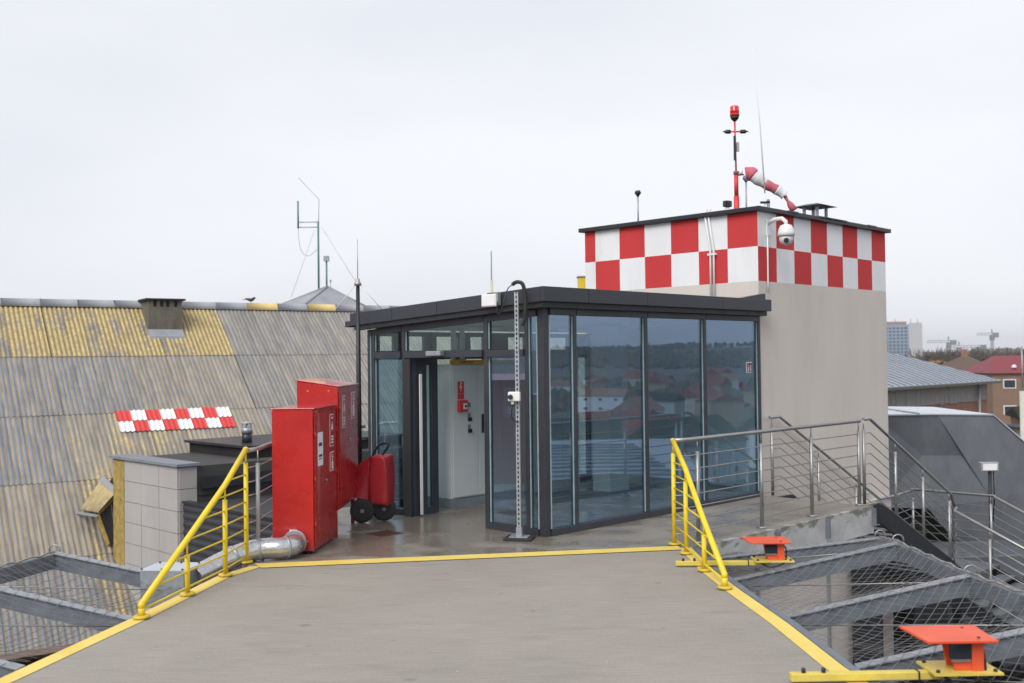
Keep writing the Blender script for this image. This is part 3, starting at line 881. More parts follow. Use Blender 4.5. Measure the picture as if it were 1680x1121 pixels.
MB().box(0.02, -0.03, 0.03, 0.07, 0.80, 0.06).build('pipe', M['white'], rl)
for i, (u, v) in enumerate(((1.2, 1.0), (3.0, 1.0), (1.2, 2.2), (3.0, 2.2))):
    cl = thing('ceiling_lamp', ['unlit ceiling lamp nearest the glass corner', 'unlit ceiling lamp near the tower wall', 'unlit ceiling lamp above the electrical cabinet', 'unlit ceiling lamp above the pale cupboard'][i], 'lamp', B(u, v, ztop(v) - 0.228), TH)
    MB().box(-0.3, -0.06, -0.05, 0.3, 0.06, 0).build('lamp_body', M['white'], cl, bevel=0.01)
    MB().box(-0.28, -0.05, -0.056, 0.28, 0.05, -0.051).build('diffuser', M['paper'], cl)

# ------------------------------------------------------------------ red cabinets
def yaw(p, q):
    return math.atan2(q[1] - p[1], q[0] - p[0])
def red_cab(loc, ang, L, Dp, z0, z1f, z1b, label, feet):
    """local x along the door face going away, y to the left (depth)"""
    t = thing('red_cabinet', label, 'cabinet', loc, ang)
    MB().hexa([(0, 0, z0), (L, 0, z0), (L, Dp, z0), (0, Dp, z0), (0, 0, z1f), (L, 0, z1f), (L, Dp, z1b), (0, Dp, z1b)]).build('body', M['red'], t, bevel=0.006)
    MB().hexa([(-0.012, -0.02, z1f + 0.003), (L + 0.012, -0.02, z1f + 0.003), (L + 0.012, Dp + 0.01, z1b + 0.003), (-0.012, Dp + 0.01, z1b + 0.003),
               (-0.012, -0.02, z1f + 0.017), (L + 0.012, -0.02, z1f + 0.017), (L + 0.012, Dp + 0.01, z1b + 0.017), (-0.012, Dp + 0.01, z1b + 0.017)]).build('lid', M['red_top'], t, bevel=0.004)
    m_ = L / 2
    for a, b in ((0.03, m_ - 0.003), (m_ + 0.003, L - 0.03)):
        MB().box(a, -0.012, z0 + 0.05, b, -0.001, z1f - 0.045).build('door', M['red'], t, bevel=0.003)
    for fx in (0.06, L - 0.06):
        for fy in (0.05, Dp - 0.05):
            MB().box(fx - 0.02, fy - 0.02, 0.0, fx + 0.02, fy + 0.02, z0).build('foot', M['red'] if feet == 'long' else M['black'], t)
    for hx in (0.028, L - 0.028):
        for hz_ in (0.18, 0.5, 0.82):
            MB().tube([(hx, -0.014, z0 + (z1f - z0) * hz_ - 0.03), (hx, -0.014, z0 + (z1f - z0) * hz_ + 0.03)], 0.007, 8).build('hinge', M['red'], t)
    zh = z0 + (z1f - z0) * 0.47
    if L > 1: zh = z0 + (z1f - z0) * 0.55
    MB().lathe([(0.014, 0), (0.014, -0.022), (0.008, -0.026)], 12, (m_ - 0.05, -0.012, zh), 'y').build('lock', M['steel'], t)
    return t
def pict(t, x, z, w, h, kind):
    s = MB().box(x, -0.0155, z, x + w, -0.0125, z + h).build('sign', M['paper'], t)
    MB().box(x + 0.008, -0.018, z + 0.008, x + w - 0.008, -0.0156, z + h - 0.008).build('sign_panel', M['red_top'], s)
    mb = MB()
    if kind == 'hose':
        mb.poly([(x + w * .25, -0.0190, z + h * .52), (x + w * .75, -0.0190, z + h * .52), (x + w * .62, -0.0190, z + h * .68), (x + w * .5, -0.0190, z + h * .78), (x + w * .38, -0.0190, z + h * .68)])
        for r in range(3):
            mb.box(x + w * .2, -0.0195, z + h * (.10 + r * .09), x + w * .8, -0.0185, z + h * (.15 + r * .09))
        mb.box(x + w * .3, -0.0195, z + h * .86, x + w * .7, -0.0185, z + h * .91)
    else:
        mb.box(x + w * .3, -0.0195, z + h * .10, x + w * .68, -0.0185, z + h * .5)
        mb.box(x + w * .42, -0.0195, z + h * .5, x + w * .56, -0.0185, z + h * .66)
        mb.box(x + w * .25, -0.0195, z + h * .72, x + w * .75, -0.0185, z + h * .76)
        mb.box(x + w * .25, -0.0195, z + h * .82, x + w * .6, -0.0185, z + h * .86)
    mb.build('sign_symbol', M['paper'], s)
K1, K1r = (-2.00, 10.31), (-1.925, 11.20)
c1 = red_cab((K1[0], K1[1], 0), yaw(K1, K1r), 0.89, 0.42, 0.03, 1.44, 1.44, 'nearest red steel cabinet with a silver flexible duct in its side', 'short')
pict(c1, 0.60, 1.02, 0.16, 0.34, 'hose')
pict(c1, 0.60, 0.76, 0.16, 0.20, 'fe')
nt_ = MB().box(0.13, -0.0155, 0.86, 0.32, -0.0125, 1.20).build('notice', M['paper'], c1)
mb = MB()
for r, (zz, n_, hh) in enumerate(((1.095, 5, 0.028), (1.068, 4, 0.008), (0.975, 6, 0.024), (0.935, 3, 0.01))):
    for i in range(n_):
        x0 = 0.165 + i * 0.12 / n_
        mb.box(x0, -0.0185, zz - hh, x0 + 0.12 / n_ * 0.72, -0.016, zz)
mb.build('notice_print', M['ink'], nt_)
MB().box(-0.003, 0.17, 0.20, -0.0005, 0.245, 0.245).build('sticker', M['paper'], c1)
for (y, z) in ((0.06, 0.13), (0.33, 0.12)):
    MB().lathe([(0.009, 0), (0.009, -0.006)], 10, (-0.0005, y, z), 'x').build('rivet', M['amber'], c1)
# duct collar
cz = 0.125
MB().lathe([(0.118, 0), (0.118, -0.012), (0.108, -0.014)], 28, (-0.0, 0.19, cz + 0.0), 'x').build('duct_collar', M['galv'], c1)

K2, K2r = (-1.905, 11.25), (-1.875, 12.41)
c2 = red_cab((K2[0], K2[1], 0), yaw(K2, K2r), 1.16, 0.45, 0.30, 1.635, 1.71, 'taller red steel cabinet on legs behind the near red one', 'long')
pict(c2, 0.18, 1.18, 0.17, 0.36, 'hose')
pict(c2, 0.72, 1.25, 0.24, 0.31, 'fe')
for y in (0.10, 0.33):
    MB().lathe([(0.01, 0), (0.01, -0.006)], 10, (-0.0005, y, 1.60), 'x').build('rivet', M['amber'], c2)

# flexible duct and galvanised box
fd = thing('duct_run', 'silver flexible duct and galvanised box outside the yellow railing', 'duct', (0, 0, 0))
path = []
P_ = [Vector((-2.17, 10.27, .125)), Vector((-2.18, 10.12, .12)), Vector((-2.27, 10.04, .118)), Vector((-2.42, 10.03, .115)), Vector((-2.56, 9.98, .10)), Vector((-2.70, 9.86, .06)), Vector((-2.84, 9.70, 0.0)), Vector((-2.95, 9.54, -.05))]
def catmull(P, n):
    out = []
    for i in range(len(P) - 1):
        p0, p1, p2, p3 = P[max(i - 1, 0)], P[i], P[i + 1], P[min(i + 2, len(P) - 1)]
        for j in range(n):
            t = j / n
            out.append(0.5 * ((2 * p1) + (-p0 + p2) * t + (2 * p0 - 5 * p1 + 4 * p2 - p3) * t * t + (-p0 + 3 * p1 - 3 * p2 + p3) * t ** 3))
    out.append(P[-1]); return out
path = catmull(P_, 9)
rs = [0.100 + (0.0025 if i % 2 else -0.0015) for i in range(len(path))]
k = N('crinkled_foil')
v = k.coord('World')
n1 = k.noise(v, 30, 5, 0.7)
c = k.ramp(n1, (0.3, (0.42, 0.43, 0.45)), (0.7, (0.66, 0.67, 0.69)))
M['foil'] = k.bsdf(c, 0.24, 0.85, n1, 0.35, 0.008)
MB().tube(path, rs, 20).build('flexible_duct', M['foil'], fd)
for i in (2, 14, 30, 44):
    d = (path[i + 1] - path[i]).normalized()
    MB().tube([path[i] - d * 0.012, path[i] + d * 0.012], 0.109, 20).build('clamp_band', M['galv'], fd)
MB().prism([(-3.37, 9.30), (-2.96, 9.26), (-2.90, 9.62), (-3.31, 9.66)], -0.27, 0.055).build('duct_box', M['galv'], fd, bevel=0.008)
MB().prism([(-3.38, 9.29), (-2.95, 9.25), (-2.89, 9.63), (-3.32, 9.67)], 0.057, 0.066).build('box_lid', M['galv_top'], fd)
for a in ((-3.36, 9.32), (-2.98, 9.28), (-2.93, 9.60), (-3.30, 9.63), (-3.17, 9.30), (-3.1, 9.62)):
    MB().lathe([(0.010, 0), (0.010, 0.012)], 8, (a[0], a[1], 0.066)).build('lid_screw', M['darksteel'], fd)

# ------------------------------------------------------------------ covered wheeled extinguisher
tr = thing('extinguisher_trolley', 'two-wheeled trolley under a red tarpaulin cover beside the glass wall', 'trolley', (-1.68, 12.42, 0), math.radians(-12))
# cover: boxy right part and a drape hanging towards the cabinet
mb = MB()
levels = [(0.20, .94), (0.215, 1.0), (0.30, 1.0), (0.45, 1.02), (0.60, 1.0), (0.70, .97), (0.765, .93), (0.785, .86), (0.79, .5)]
NS = 32
for z, k_ in levels:
    for j in range(NS):
        a = 2 * PI * j / NS
        ca_, sa_ = math.cos(a), math.sin(a)
        x_ = math.copysign(abs(ca_) ** 0.3, ca_) * 0.115 * k_
        y_ = math.copysign(abs(sa_) ** 0.3, sa_) * 0.165 * k_
        wob = 1 + 0.035 * math.sin(4 * a + z * 9) + 0.05 * noise.noise(Vector((ca_ * 3, sa_ * 3, z * 6)))
        mb.v.append((x_ * wob + 0.105, y_ * wob, z + 0.012 * math.sin(3 * a)))
for i in range(len(levels) - 1):
    for j in range(NS):
        mb.face([i * NS + j, i * NS + (j + 1) % NS, (i + 1) * NS + (j + 1) % NS, (i + 1) * NS + j], True)
mb.face([(len(levels) - 1) * NS + j for j in range(NS)], True)
mb.face([j for j in range(NS)][::-1])
cv = mb.build('cover', M['pvc'], tr)
md = cv.modifiers.new('sub', 'SUBSURF'); md.levels = 1; md.render_levels = 1
mb = MB()
NU, NV = 22, 20
for layer in (0, 1):
    for i in range(NU + 1):
        f = i / NU                       # 0 at the seam, 1 far left
        for j in range(NV + 1):
            g_ = j / NV
            top = 0.775 - 0.30 * f ** 1.25 + 0.04 * f * math.sin(6 * f)
            bot = 0.245 + 0.05 * math.sin(PI * f) + 0.02 * f
            z = bot + (top - bot) * g_
            # folds radiating from the upper right corner
            ang = math.atan2(0.80 - z, f * 0.36 + 0.03)
            fold = 0.022 * math.sin(ang * 9.0) * f + 0.012 * math.sin(ang * 17 + 1.0) * f
            y = -0.155 + 0.10 * f * g_ - 0.03 * math.sin(PI * f) + fold
            if layer: y = 0.13 - 0.08 * f * g_ - fold * .5
            mb.v.append((0.0 - 0.33 * f, y, z))
n1_ = (NU + 1) * (NV + 1)
for i in range(NU):
    for j in range(NV):
        a_ = i * (NV + 1) + j
        mb.face([a_, a_ + NV + 1, a_ + NV + 2, a_ + 1], True)
        a_ += n1_
        mb.face([a_, a_ + 1, a_ + NV + 2, a_ + NV + 1], True)
for i in range(NU):
    for e_ in (0, NV):
        a_ = i * (NV + 1) + e_
        mb.face([a_, a_ + NV + 1, a_ + NV + 1 + n1_, a_ + n1_], True)
mb.build('cover_drape', M['pvc'], tr)
MB().tube([(-0.005, -0.165, 0.2), (-0.005, -0.172, 0.5), (0.0, -0.16, 0.775)], 0.006, 6).build('cover_seam', M['red'], tr)
MB().tube(catmull([Vector(p) for p in ((0.0, -0.05, 0.76), (0.03, -0.05, 0.84), (0.11, -0.05, 0.925), (0.205, -0.05, 0.93), (0.19, -0.05, 0.88), (0.13, -0.05, 0.80))], 5), 0.015, 8).build('handle', M['black'], tr)
for sx_, yy in ((-0.085, -0.13), (0.125, 0.05)):
    wl = MB().lathe([(0.09, -0.028), (0.125, -0.03), (0.142, -0.018), (0.145, 0), (0.142, 0.018), (0.125, 0.03), (0.09, 0.028)], 28, (0, 0, 0), 'y')
    w_ = wl.build('wheel', M['rubber'], tr, (sx_, yy - 0.05, 0.145), math.radians(20))
    for q in range(6):
        a = q * PI / 3
        MB().bar((0, -0.032, 0), (0.085 * math.cos(a), -0.032, 0.085 * math.sin(a)), 0.014, 0.018, (0, 1, 0)).build('spoke', M['black'], w_)
    MB().lathe([(0.022, -0.045), (0.026, -0.03), (0.026, 0.03)], 14, (0, 0, 0), 'y').build('hub', M['plinth'], w_)
MB().bar((-0.085, -0.16, 0.145), (0.125, 0.0, 0.145), 0.02, 0.02).build('axle', M['black'], tr)

# ------------------------------------------------------------------ black mast with radial antenna
mm = thing('antenna_mast', 'black mast with thin whip and two white radials beside the trolley', 'mast', (-1.93, 12.95, 0))
MB().tube([(0, 0, 0), (0, 0, 1.4), (0.0, 0, 2.86)], [0.034, 0.032, 0.024], 10).build('pole', M['black'], mm)
MB().lathe([(0.05, 0), (0.05, 0.02), (0.035, 0.03)], 14).build('base', M['black'], mm)
MB().lathe([(0.02, 0), (0.045, 0.01), (0.045, 0.04), (0.028, 0.055), (0.026, 0.085), (0.008, 0.10)], 12, (0, 0, 2.862)).build('hub', M['steel'], mm)
MB().tube([(0, 0, 2.95), (0, 0, 3.2), (0.0, 0, 3.45)], [0.006, 0.005, 0.004], 6).build('whip', M['steel'], mm)
for a, s_ in ((PI, 1), (0.0, 1)):
    MB().tube([(0.03 * math.cos(a), 0, 2.88), (0.30 * math.cos(a), 0.04, 2.56)], [0.005, 0.007], 6).build('radial', M['white'], mm)

# ------------------------------------------------------------------ channel post with socket box and cable
cp = thing('channel_post', 'perforated galvanised channel post standing on a black rubber pad', 'post', (0.055, 11.03, 0), TH - PI / 2 + 0.55)
MB().box(-0.15, -0.13, 0.0, 0.15, 0.13, 0.028).build('rubber_pad', M['rubber'], cp, bevel=0.006)
MB().box(-0.10, -0.08, 0.029, 0.10, 0.08, 0.036).build('base_plate', M['galv'], cp)
mb = MB()
H_ = 2.64
mb.box(-0.0215, -0.022, 0.037, -0.008, -0.019, H_)
mb.box(0.008, -0.022, 0.037, 0.0215, -0.019, H_)
n_ = 52
for i in range(n_):
    z = 0.06 + i * (H_ - 0.08) / n_
    mb.box(-0.008, -0.022, z + 0.028, 0.008, -0.019, z + 0.0495)
mb.box(-0.0215, -0.019, 0.037, -0.018, 0.022, H_)
mb.box(0.018, -0.019, 0.037, 0.0215, 0.022, H_)
mb.build('channel', M['galv'], cp)
MB().box(-0.03, -0.03, 0.037, 0.03, 0.03, 0.13).build('foot_bracket', M['galv'], cp)
mb = MB(); mb.box(-0.016, -0.010, 0.05, 0.016, -0.006, H_ - 0.01)
mb.build('channel_back', M['darksteel'], cp)
sb = thing('socket_box', 'small white socket box clamped to the galvanised channel post', 'socket', (0.02, 10.985, 1.525), TH - PI / 2 + 0.62)
MB().box(-0.065, -0.05, -0.05, 0.065, 0.025, 0.05).build('casing', M['white'], sb, bevel=0.012)
MB().lathe([(0.026, 0), (0.026, -0.022), (0.018, -0.03)], 16, (-0.035, -0.05, -0.004), 'y').build('switch', M['black'], sb)
MB().lathe([(0.017, 0), (0.017, -0.03), (0.012, -0.035)], 12, (-0.02, -0.01, -0.05)).build('cable_gland', M['white'], sb)
MB().tube(catmull([Vector(p) for p in ((-0.02, -0.01, -0.08), (-0.03, -0.01, -0.15), (-0.03, -0.01, -0.22), (0.0, 0.0, -0.26), (0.035, 0.02, -0.27))], 5), 0.006, 6).build('lead', M['black'], sb)
cb = thing('conduit_loop', 'thick black corrugated conduit looping over the fascia beside the post', 'cable', (0.06, 11.0, 2.5))
MB().tube(catmull([Vector(p) for p in ((-0.05, 0.02, 0.22), (0.0, 0.0, 0.245), (0.06, -0.02, 0.22), (0.085, -0.02, 0.10), (0.085, -0.02, -0.05), (0.075, -0.01, -0.15), (0.05, 0.0, -0.22))], 6), 0.021, 10).build('conduit', M['rubber'], cb)
MB().tube(catmull([Vector(p) for p in ((-0.05, 0.02, 0.22), (-0.10, 0.0, 0.17), (-0.14, -0.05, 0.05), (-0.17, -0.05, -0.07), (-0.20, -0.03, -0.10), (-0.22, -0.02, -0.06), (-0.21, -0.02, 0.04))], 6), 0.006, 6).build('lead', M['black'], cb)
fl = thing('floodlight', 'small square white floodlight clipped to the dark fascia left of the post', 'light', B(-0.20, 0.50, 2.57), TH)
MB().box(-0.055, -0.03, -0.065, -0.015, 0.20, 0.075).build('lamp_housing', M['white'], fl, bevel=0.008)
MB().box(-0.060, -0.018, -0.053, -0.0555, 0.188, 0.063).build('lamp_glass', M['paper'], fl)
MB().box(-0.045, -0.055, -0.05, 0.0, -0.032, 0.09).build('side_bracket', M['galv'], fl)
MB().box(-0.02, 0.02, 0.076, 0.06, 0.14, 0.09).build('top_bracket', M['darksteel'], fl)

# ------------------------------------------------------------------ railings
BARS = [0.07, 0.20, 0.33, 0.46, 0.59, 0.72, 0.85, 0.97]
def sloped_rail(P, hts, mat, label, posts, group=None):
    """P: list of ground points along the rail, hts: height of handrail axis there."""
    t = thing('railing', label, 'railing', P[0], 0, group)
    o0 = Vector(P[0])
    L = [Vector(p) - o0 for p in P]
    return t, L
# yellow railings: handrail descends towards the helipad
def yellow(P, top, label, flip):
    t = thing('yellow_railing', label, 'railing', P[0])
    o0 = Vector(P[0])
    L = [Vector(p) - o0 for p in P]
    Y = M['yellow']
    def hz(p):                                   # handrail height by distance from the tall end
        return top(( (p - L[0]).length))
    pts = [L[0] + Vector((0, 0, hz(L[0])))] + [p + Vector((0, 0, hz(p))) for p in L[1:]]
    end = pts[-1]
    pts2 = pts + [end + (end - pts[-2]).normalized() * 0.02 + Vector((0, 0, -0.015)), Vector((end.x, end.y, 0.05)) + (end - pts[-2]).normalized() * 0.03]
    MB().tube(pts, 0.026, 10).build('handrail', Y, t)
    MB().lathe([(0.0265, -0.026), (0.0265, 0.0), (0.02, 0.02), (0.004, 0.027)], 12, tuple(end)).build('end_cap', Y, t)
    MB().lathe([(0.027, -0.0), (0.0255, 0.016), (0.004, 0.026)], 12, tuple(pts[0])).build('corner_cap', Y, t)
    for i, p in enumerate(L):
        zt = hz(p)
        if i == len(L) - 1:
            zt2 = zt - 0.02
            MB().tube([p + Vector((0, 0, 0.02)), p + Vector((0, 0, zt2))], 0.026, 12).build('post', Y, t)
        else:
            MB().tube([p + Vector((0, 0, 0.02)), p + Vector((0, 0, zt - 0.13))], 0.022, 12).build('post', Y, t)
            MB().tube([p + Vector((0, 0, zt - 0.13)), p + Vector((0, 0, zt - 0.01))], 0.008, 8).build('pin', Y, t)
        MB().lathe([(0.062, 0.009), (0.062, 0.026), (0.05, 0.03)], 20, tuple(p)).build('base_flange', Y, t)
    for z in BARS:
        # find where the handrail comes down to this height
        q = [L[0]]
        done = False
        for a, b in zip(L[:-1], L[1:]):
            za, zb = hz(a), hz(b)
            if zb > z:
                q.append(b)
            else:
                f = (za - z) / (za - zb)
                q.append(a.lerp(b, f)); done = True
                break
        if (q[-1] - q[0]).length > 0.05:
            MB().tube([p + Vector((0, 0, z)) for p in q], 0.0075, 6).build('rail_bar', Y, t)
    return t
yellow([(-2.56, 9.88, 0), (-2.60, 9.30, 0), (-2.705, 8.55, 0), (-2.815, 7.80, 0)], lambda d: 1.09 - d * 0.468, 'yellow railing on the left sloping down from the red cabinet', 1)
yellow([(1.635, 10.57, 0), (1.675, 10.08, 0), (1.70, 9.27, 0), (1.735, 8.56, 0)], lambda d: 1.07 - d * 0.470, 'yellow railing on the right sloping down beside the small orange lamp', -1)

ST = M['steel']
def steel_rail(name, label, pts, top, posts, bars, base=0.0, flange=True, group=None, ret=None):
    """pts: polyline of (u, v, zfloor) in pavilion frame; handrail at zfloor+top; posts: list of (u,v,zf,zbase)"""
    t = thing(name, label, 'railing', CO, TH, group)
    hp = [Vector((p[0], p[1], p[2] + top)) for p in pts]
    MB().tube(hp, 0.022, 10).build('handrail', ST, t)
    for z in bars:
        MB().tube([Vector((p[0], p[1], p[2] + z)) for p in pts], 0.0065, 6).build('rail_bar', ST, t)
    for (u, v, zf, zb) in posts:
        MB().tube([(u, v, zb), (u, v, zf + top - 0.13)], 0.0205, 10).build('post', ST, t)
        MB().tube([(u, v, zf + top - 0.13), (u, v, zf + top)], 0.007, 8).build('pin', ST, t)
        if flange:
            MB().lathe([(0.055, 0.001), (0.055, 0.012), (0.026, 0.02)], 18, (u, v, zb)).build('base_flange', ST, t)
    return t
BR = [0.12, 0.25, 0.38, 0.51, 0.64, 0.77, 0.91]
RV = -1.42
steel_rail('steel_railing', 'stainless railing with horizontal bars along the terrace walkway', [(0.50, -1.345, 0), (0.62, RV, 0), (4.40, RV, 0)], 1.075,
           [(u, RV, 0, 0.0) for u in (0.80, 2.03, 3.15, 4.36)], BR)
slope = -0.485
def zf(u): return 0.0 if u < 4.68 else (u - 4.68) * slope
steel_rail('stair_railing', 'outer stainless railing bending down along the steel stair', [(4.50, RV, 0), (4.68, RV, 0), (7.23, RV, zf(7.23)), (7.34, RV, zf(7.23) - 0.19)], 1.09,
           [(4.50, RV, 0, 0.0), (5.41, RV, zf(5.41), zf(5.41) - 0.08), (6.27, RV, zf(6.27), zf(6.27) - 0.08), (7.16, RV, zf(7.16), zf(7.16) - 0.15)], BR, flange=False)
def zi(u): return 0.0 if u < 4.68 else (u - 4.68) * slope
steel_rail('stair_railing', 'inner stainless railing running down the beige tower wall', [(4.42, -0.10, 0), (4.68, -0.10, 0), (7.70, -0.10, zi(7.70)), (8.3, -0.10, zi(7.7)), (9.1, -0.02, zi(7.7))], 1.075,
           [(4.47, -0.10, 0, 0.0), (5.75, -0.10, zi(5.75), zi(5.75) - 0.05), (6.9, -0.10, zi(6.9), zi(6.9) - 0.05), (8.3, -0.1, zi(7.7), zi(7.7)), (9.1, -0.02, zi(7.7), zi(7.7))], BR, flange=False)
steel_rail('landing_railing', 'far stainless railing around the lower landing turning down right', [(9.1, 0.02, -1.46), (9.1, -1.36, -1.46), (8.95, -1.42, -1.46), (8.95, -3.6, -2.49)], 1.085,
           [(9.1, -0.65, -1.46, -1.46), (9.1, -1.30, -1.46, -1.46), (8.95, -2.1, -1.78, -1.9), (8.95, -3.0, -2.2, -2.3)], BR, flange=False)
steel_rail('landing_railing', 'near stainless railing going down to the right below the landing', [(7.32, -1.46, -1.50), (7.0, -1.56, -1.50), (7.0, -3.6, -2.42)], 1.14,
           [(7.0, -2.05, -1.72, -2.0), (7.0, -2.9, -2.1, -2.4)], BR, flange=False)
# left stainless railing behind the red cabinets
def world_rail(label, pts, posts):
    t = thing('steel_railing', label, 'railing', (0, 0, 0))
    MB().tube([Vector((x, y, 1.075)) for x, y in pts], 0.022, 10).build('handrail', ST, t)
    for z in BR:
        MB().tube([Vector((x, y, z)) for x, y in pts], 0.0065, 6).build('rail_bar', ST, t)
    for x, y in posts:
        MB().tube([(x, y, 0), (x, y, 0.945)], 0.0205, 10).build('post', ST, t)
        MB().tube([(x, y, 0.945), (x, y, 1.07)], 0.007, 8).build('pin', ST, t)
        MB().lathe([(0.055, 0.001), (0.055, 0.012), (0.026, 0.02)], 18, (x, y, 0)).build('base_flange', ST, t)
world_rail('stainless railing passing behind the red cabinets to the pavilion', [(-2.55, 9.93), (-2.50, 10.1), (-2.52, 13.25), (-1.90, 13.30)], [(-2.48, 10.02), (-2.51, 11.2), (-2.52, 12.3), (-2.50, 13.24), (-2.0, 13.29)])

# ------------------------------------------------------------------ stair
stt = thing('steel_stair', 'dark steel stair with open treads descending beside the tower', 'stair', CO, TH)
for v in (-1.45, -0.16):
    mb = MB()
    mb.bar((4.40, v, -0.15), (4.80, v, -0.15), 0.06, 0.26)
    mb.bar((4.80, v, -0.13), (8.05, v, -0.13 + 3.25 * -0.475), 0.06, 0.24)
    mb.build('stringer', M['darksteel'], stt)
for i in range(14):
    u = 4.72 + i * 0.205
    MB().box(u, -1.41, -0.10 * i - 0.13, u + 0.24, -0.20, -0.10 * i - 0.10).build('tread', M['galv_dark'], stt)
MB().box(7.45, -1.42, -1.50, 9.12, 0.05, -1.46).build('landing_plate', M['galv_dark'], stt)
for i in range(12):
    v = -1.50 - i * 0.22
    MB().box(7.03, v - 0.24, -1.60 - 0.10 * i, 8.92, v, -1.57 - 0.10 * i).build('tread', M['galv_dark'], stt)
for u, v in ((7.5, -1.4), (9.05, -1.4), (9.05, 0.0)):
    MB().box(u, v, -3.6, u + 0.1, v + 0.1, -1.505).build('leg', M['darksteel'], stt)
for u in (7.02, 8.93):
    mb = MB(); mb.bar((u, -1.46, -1.60), (u, -4.2, -2.88), 0.05, 0.22); mb.build('stringer', M['darksteel'], stt)
# small cable tray under the walkway edge
ct = thing('cable_tray', 'small galvanised grid tray beside the walkway slab edge', 'tray', B(0.55, -1.9, -0.14), TH)
mb = MB()
for i in range(12): mb.box(i * 0.06, 0, 0, i * 0.06 + 0.01, 0.32, 0.01)
for j in range(8): mb.box(0, j * 0.045, 0.011, 0.68, j * 0.045 + 0.01, 0.02)
mb.build('wire_grid', M['galv'], ct)
MB().box(0, -0.014, -0.05, 0.68, -0.002, 0.05).build('side_rail', M['galv_arm'], ct)

# ------------------------------------------------------------------ safety nets
def safety_net(label, inner, outer, n_extra, side):
    skew = side < 0
    t = thing('safety_net', label, 'net', (0, 0, 0))
    n = len(inner)
    for i in range(n):
        a, b = Vector(inner[i]), Vector(outer[i])
        MB().bar(a + Vector((0, 0, -0.06)), b + Vector((0, 0, -0.07)), 0.055, 0.14).build('support_arm', M['galv_arm'], t)
        MB().bar(a + Vector((0, 0, 0.013)), b + Vector((0, 0, 0.003)), 0.10, 0.008).build('arm_flange', M['galv'], t)
        ring = []
        for q in range(11):
            an = -PI * 0.1 + q / 10 * PI * 1.2
            ring.append(b + Vector((0.05 * math.cos(an), 0, 0.03 + 0.045 * math.sin(an))))
        MB().tube(ring, 0.007, 6).build('eye_bolt', M['steel'], t)
    for i in range(n - 1):
        a0, a1 = Vector(inner[i]), Vector(inner[i + 1])
        b0, b1 = Vector(outer[i]), Vector(outer[i + 1])
        MB().bar(b0 + Vector((0, 0, -0.07)), b1 + Vector((0, 0, -0.07)), 0.05, 0.13).build('outer_beam', M['galv_arm'], t)
        # edge rope
        rp = []
        for q in range(13):
            f = q / 12
            rp.append(b0.lerp(b1, f) + Vector((0, 0, 0.012 + 0.01 * math.sin(q * 2.3))))
        MB().tube(rp, 0.009, 6).build('edge_rope', M['wire'], t)
        # net wires, diagonal both ways
        mb = MB()
        Lw = max((b0 - a0).length, 0.1); Lh = max((a1 - a0).length, 0.1)
        def pt(s_, q_):
            p = (a0.lerp(a1, q_)).lerp(b0.lerp(b1, q_), s_)
            sag = 0.13 * math.sin(PI * s_) * math.sin(PI * q_)
            sw = 0.006 * math.sin(60 * s_ + 47 * q_)
            return p + Vector((sw, sw, 0.03 - sag + sw))
        step = 0.105
        NW = int((Lw + Lh) / step) + 1
        for sgn in (1, -1):
            for w_ in range(NW + 1):
                c_ = w_ * step
                # lines x + y = c  (sgn 1) or x - y + Lh = c
                pts = []
                m_ = 10
                if skew: break
                if sgn == 1:
                    x0 = max(0, c_ - Lh); x1 = min(Lw, c_)
                else:
                    x0 = max(0, c_ - Lh); x1 = min(Lw, c_)
                if x1 - x0 < 0.04: continue
                for r_ in range(m_ + 1):
                    x = x0 + (x1 - x0) * r_ / m_
                    y = c_ - x
                    if sgn == -1: y = Lh - y
                    pts.append(pt(x / Lw, y / Lh))
                mb.tube(pts, 0.0021 if sgn == 1 else 0.0016, 3, cap=False)
        if skew:
            for w_ in range(1, int(Lw / 0.095)):
                mb.tube([pt(w_ * 0.095 / Lw + 0.004 * math.sin(r_ * 1.9 + w_), r_ / 22) for r_ in range(23)], 0.0028, 3, cap=False)
            for w_ in range(1, int(Lh / 0.055)):
                mb.tube([pt(r_ / 12, w_ * 0.055 / Lh) for r_ in range(13)], 0.0012, 3, cap=False)
        mb.build('net_mesh', M['wire'] if skew else M['wire_dark'], t)['kind'] = 'stuff'
        # bracing cable under the bay
        MB().tube([a0 + Vector((0, 0, -0.05)), b1 + Vector((0, 0, -0.05))], 0.005, 5).build('brace_cable', M['steel'], t)
    return t
safety_net('galvanised safety net frame hanging off the right ramp edge',
           [(1.96, 10.30, -.10), (1.98, 9.33, -.10), (2.06, 7.98, -.10), (2.20, 6.70, -.10), (2.34, 5.45, -.10), (2.5, 4.2, -.10)],
           [(3.58, 10.12, .13), (3.45, 9.30, .23), (3.49, 7.92, .23), (3.62, 6.55, .25), (3.75, 5.25, .25), (3.9, 3.95, .25)], 0, 1)
safety_net('galvanised safety net frame beyond the left ramp edge',
           [(-2.86, 9.50, -.12), (-3.06, 8.25, -.12), (-3.32, 6.95, -.12), (-3.6, 5.7, -.12), (-3.9, 4.4, -.12)],
           [(-4.20, 9.45, .20), (-4.50, 8.35, .20), (-4.80, 7.15, .20), (-5.1, 5.9, .20), (-5.4, 4.6, .20)], 0, -1)

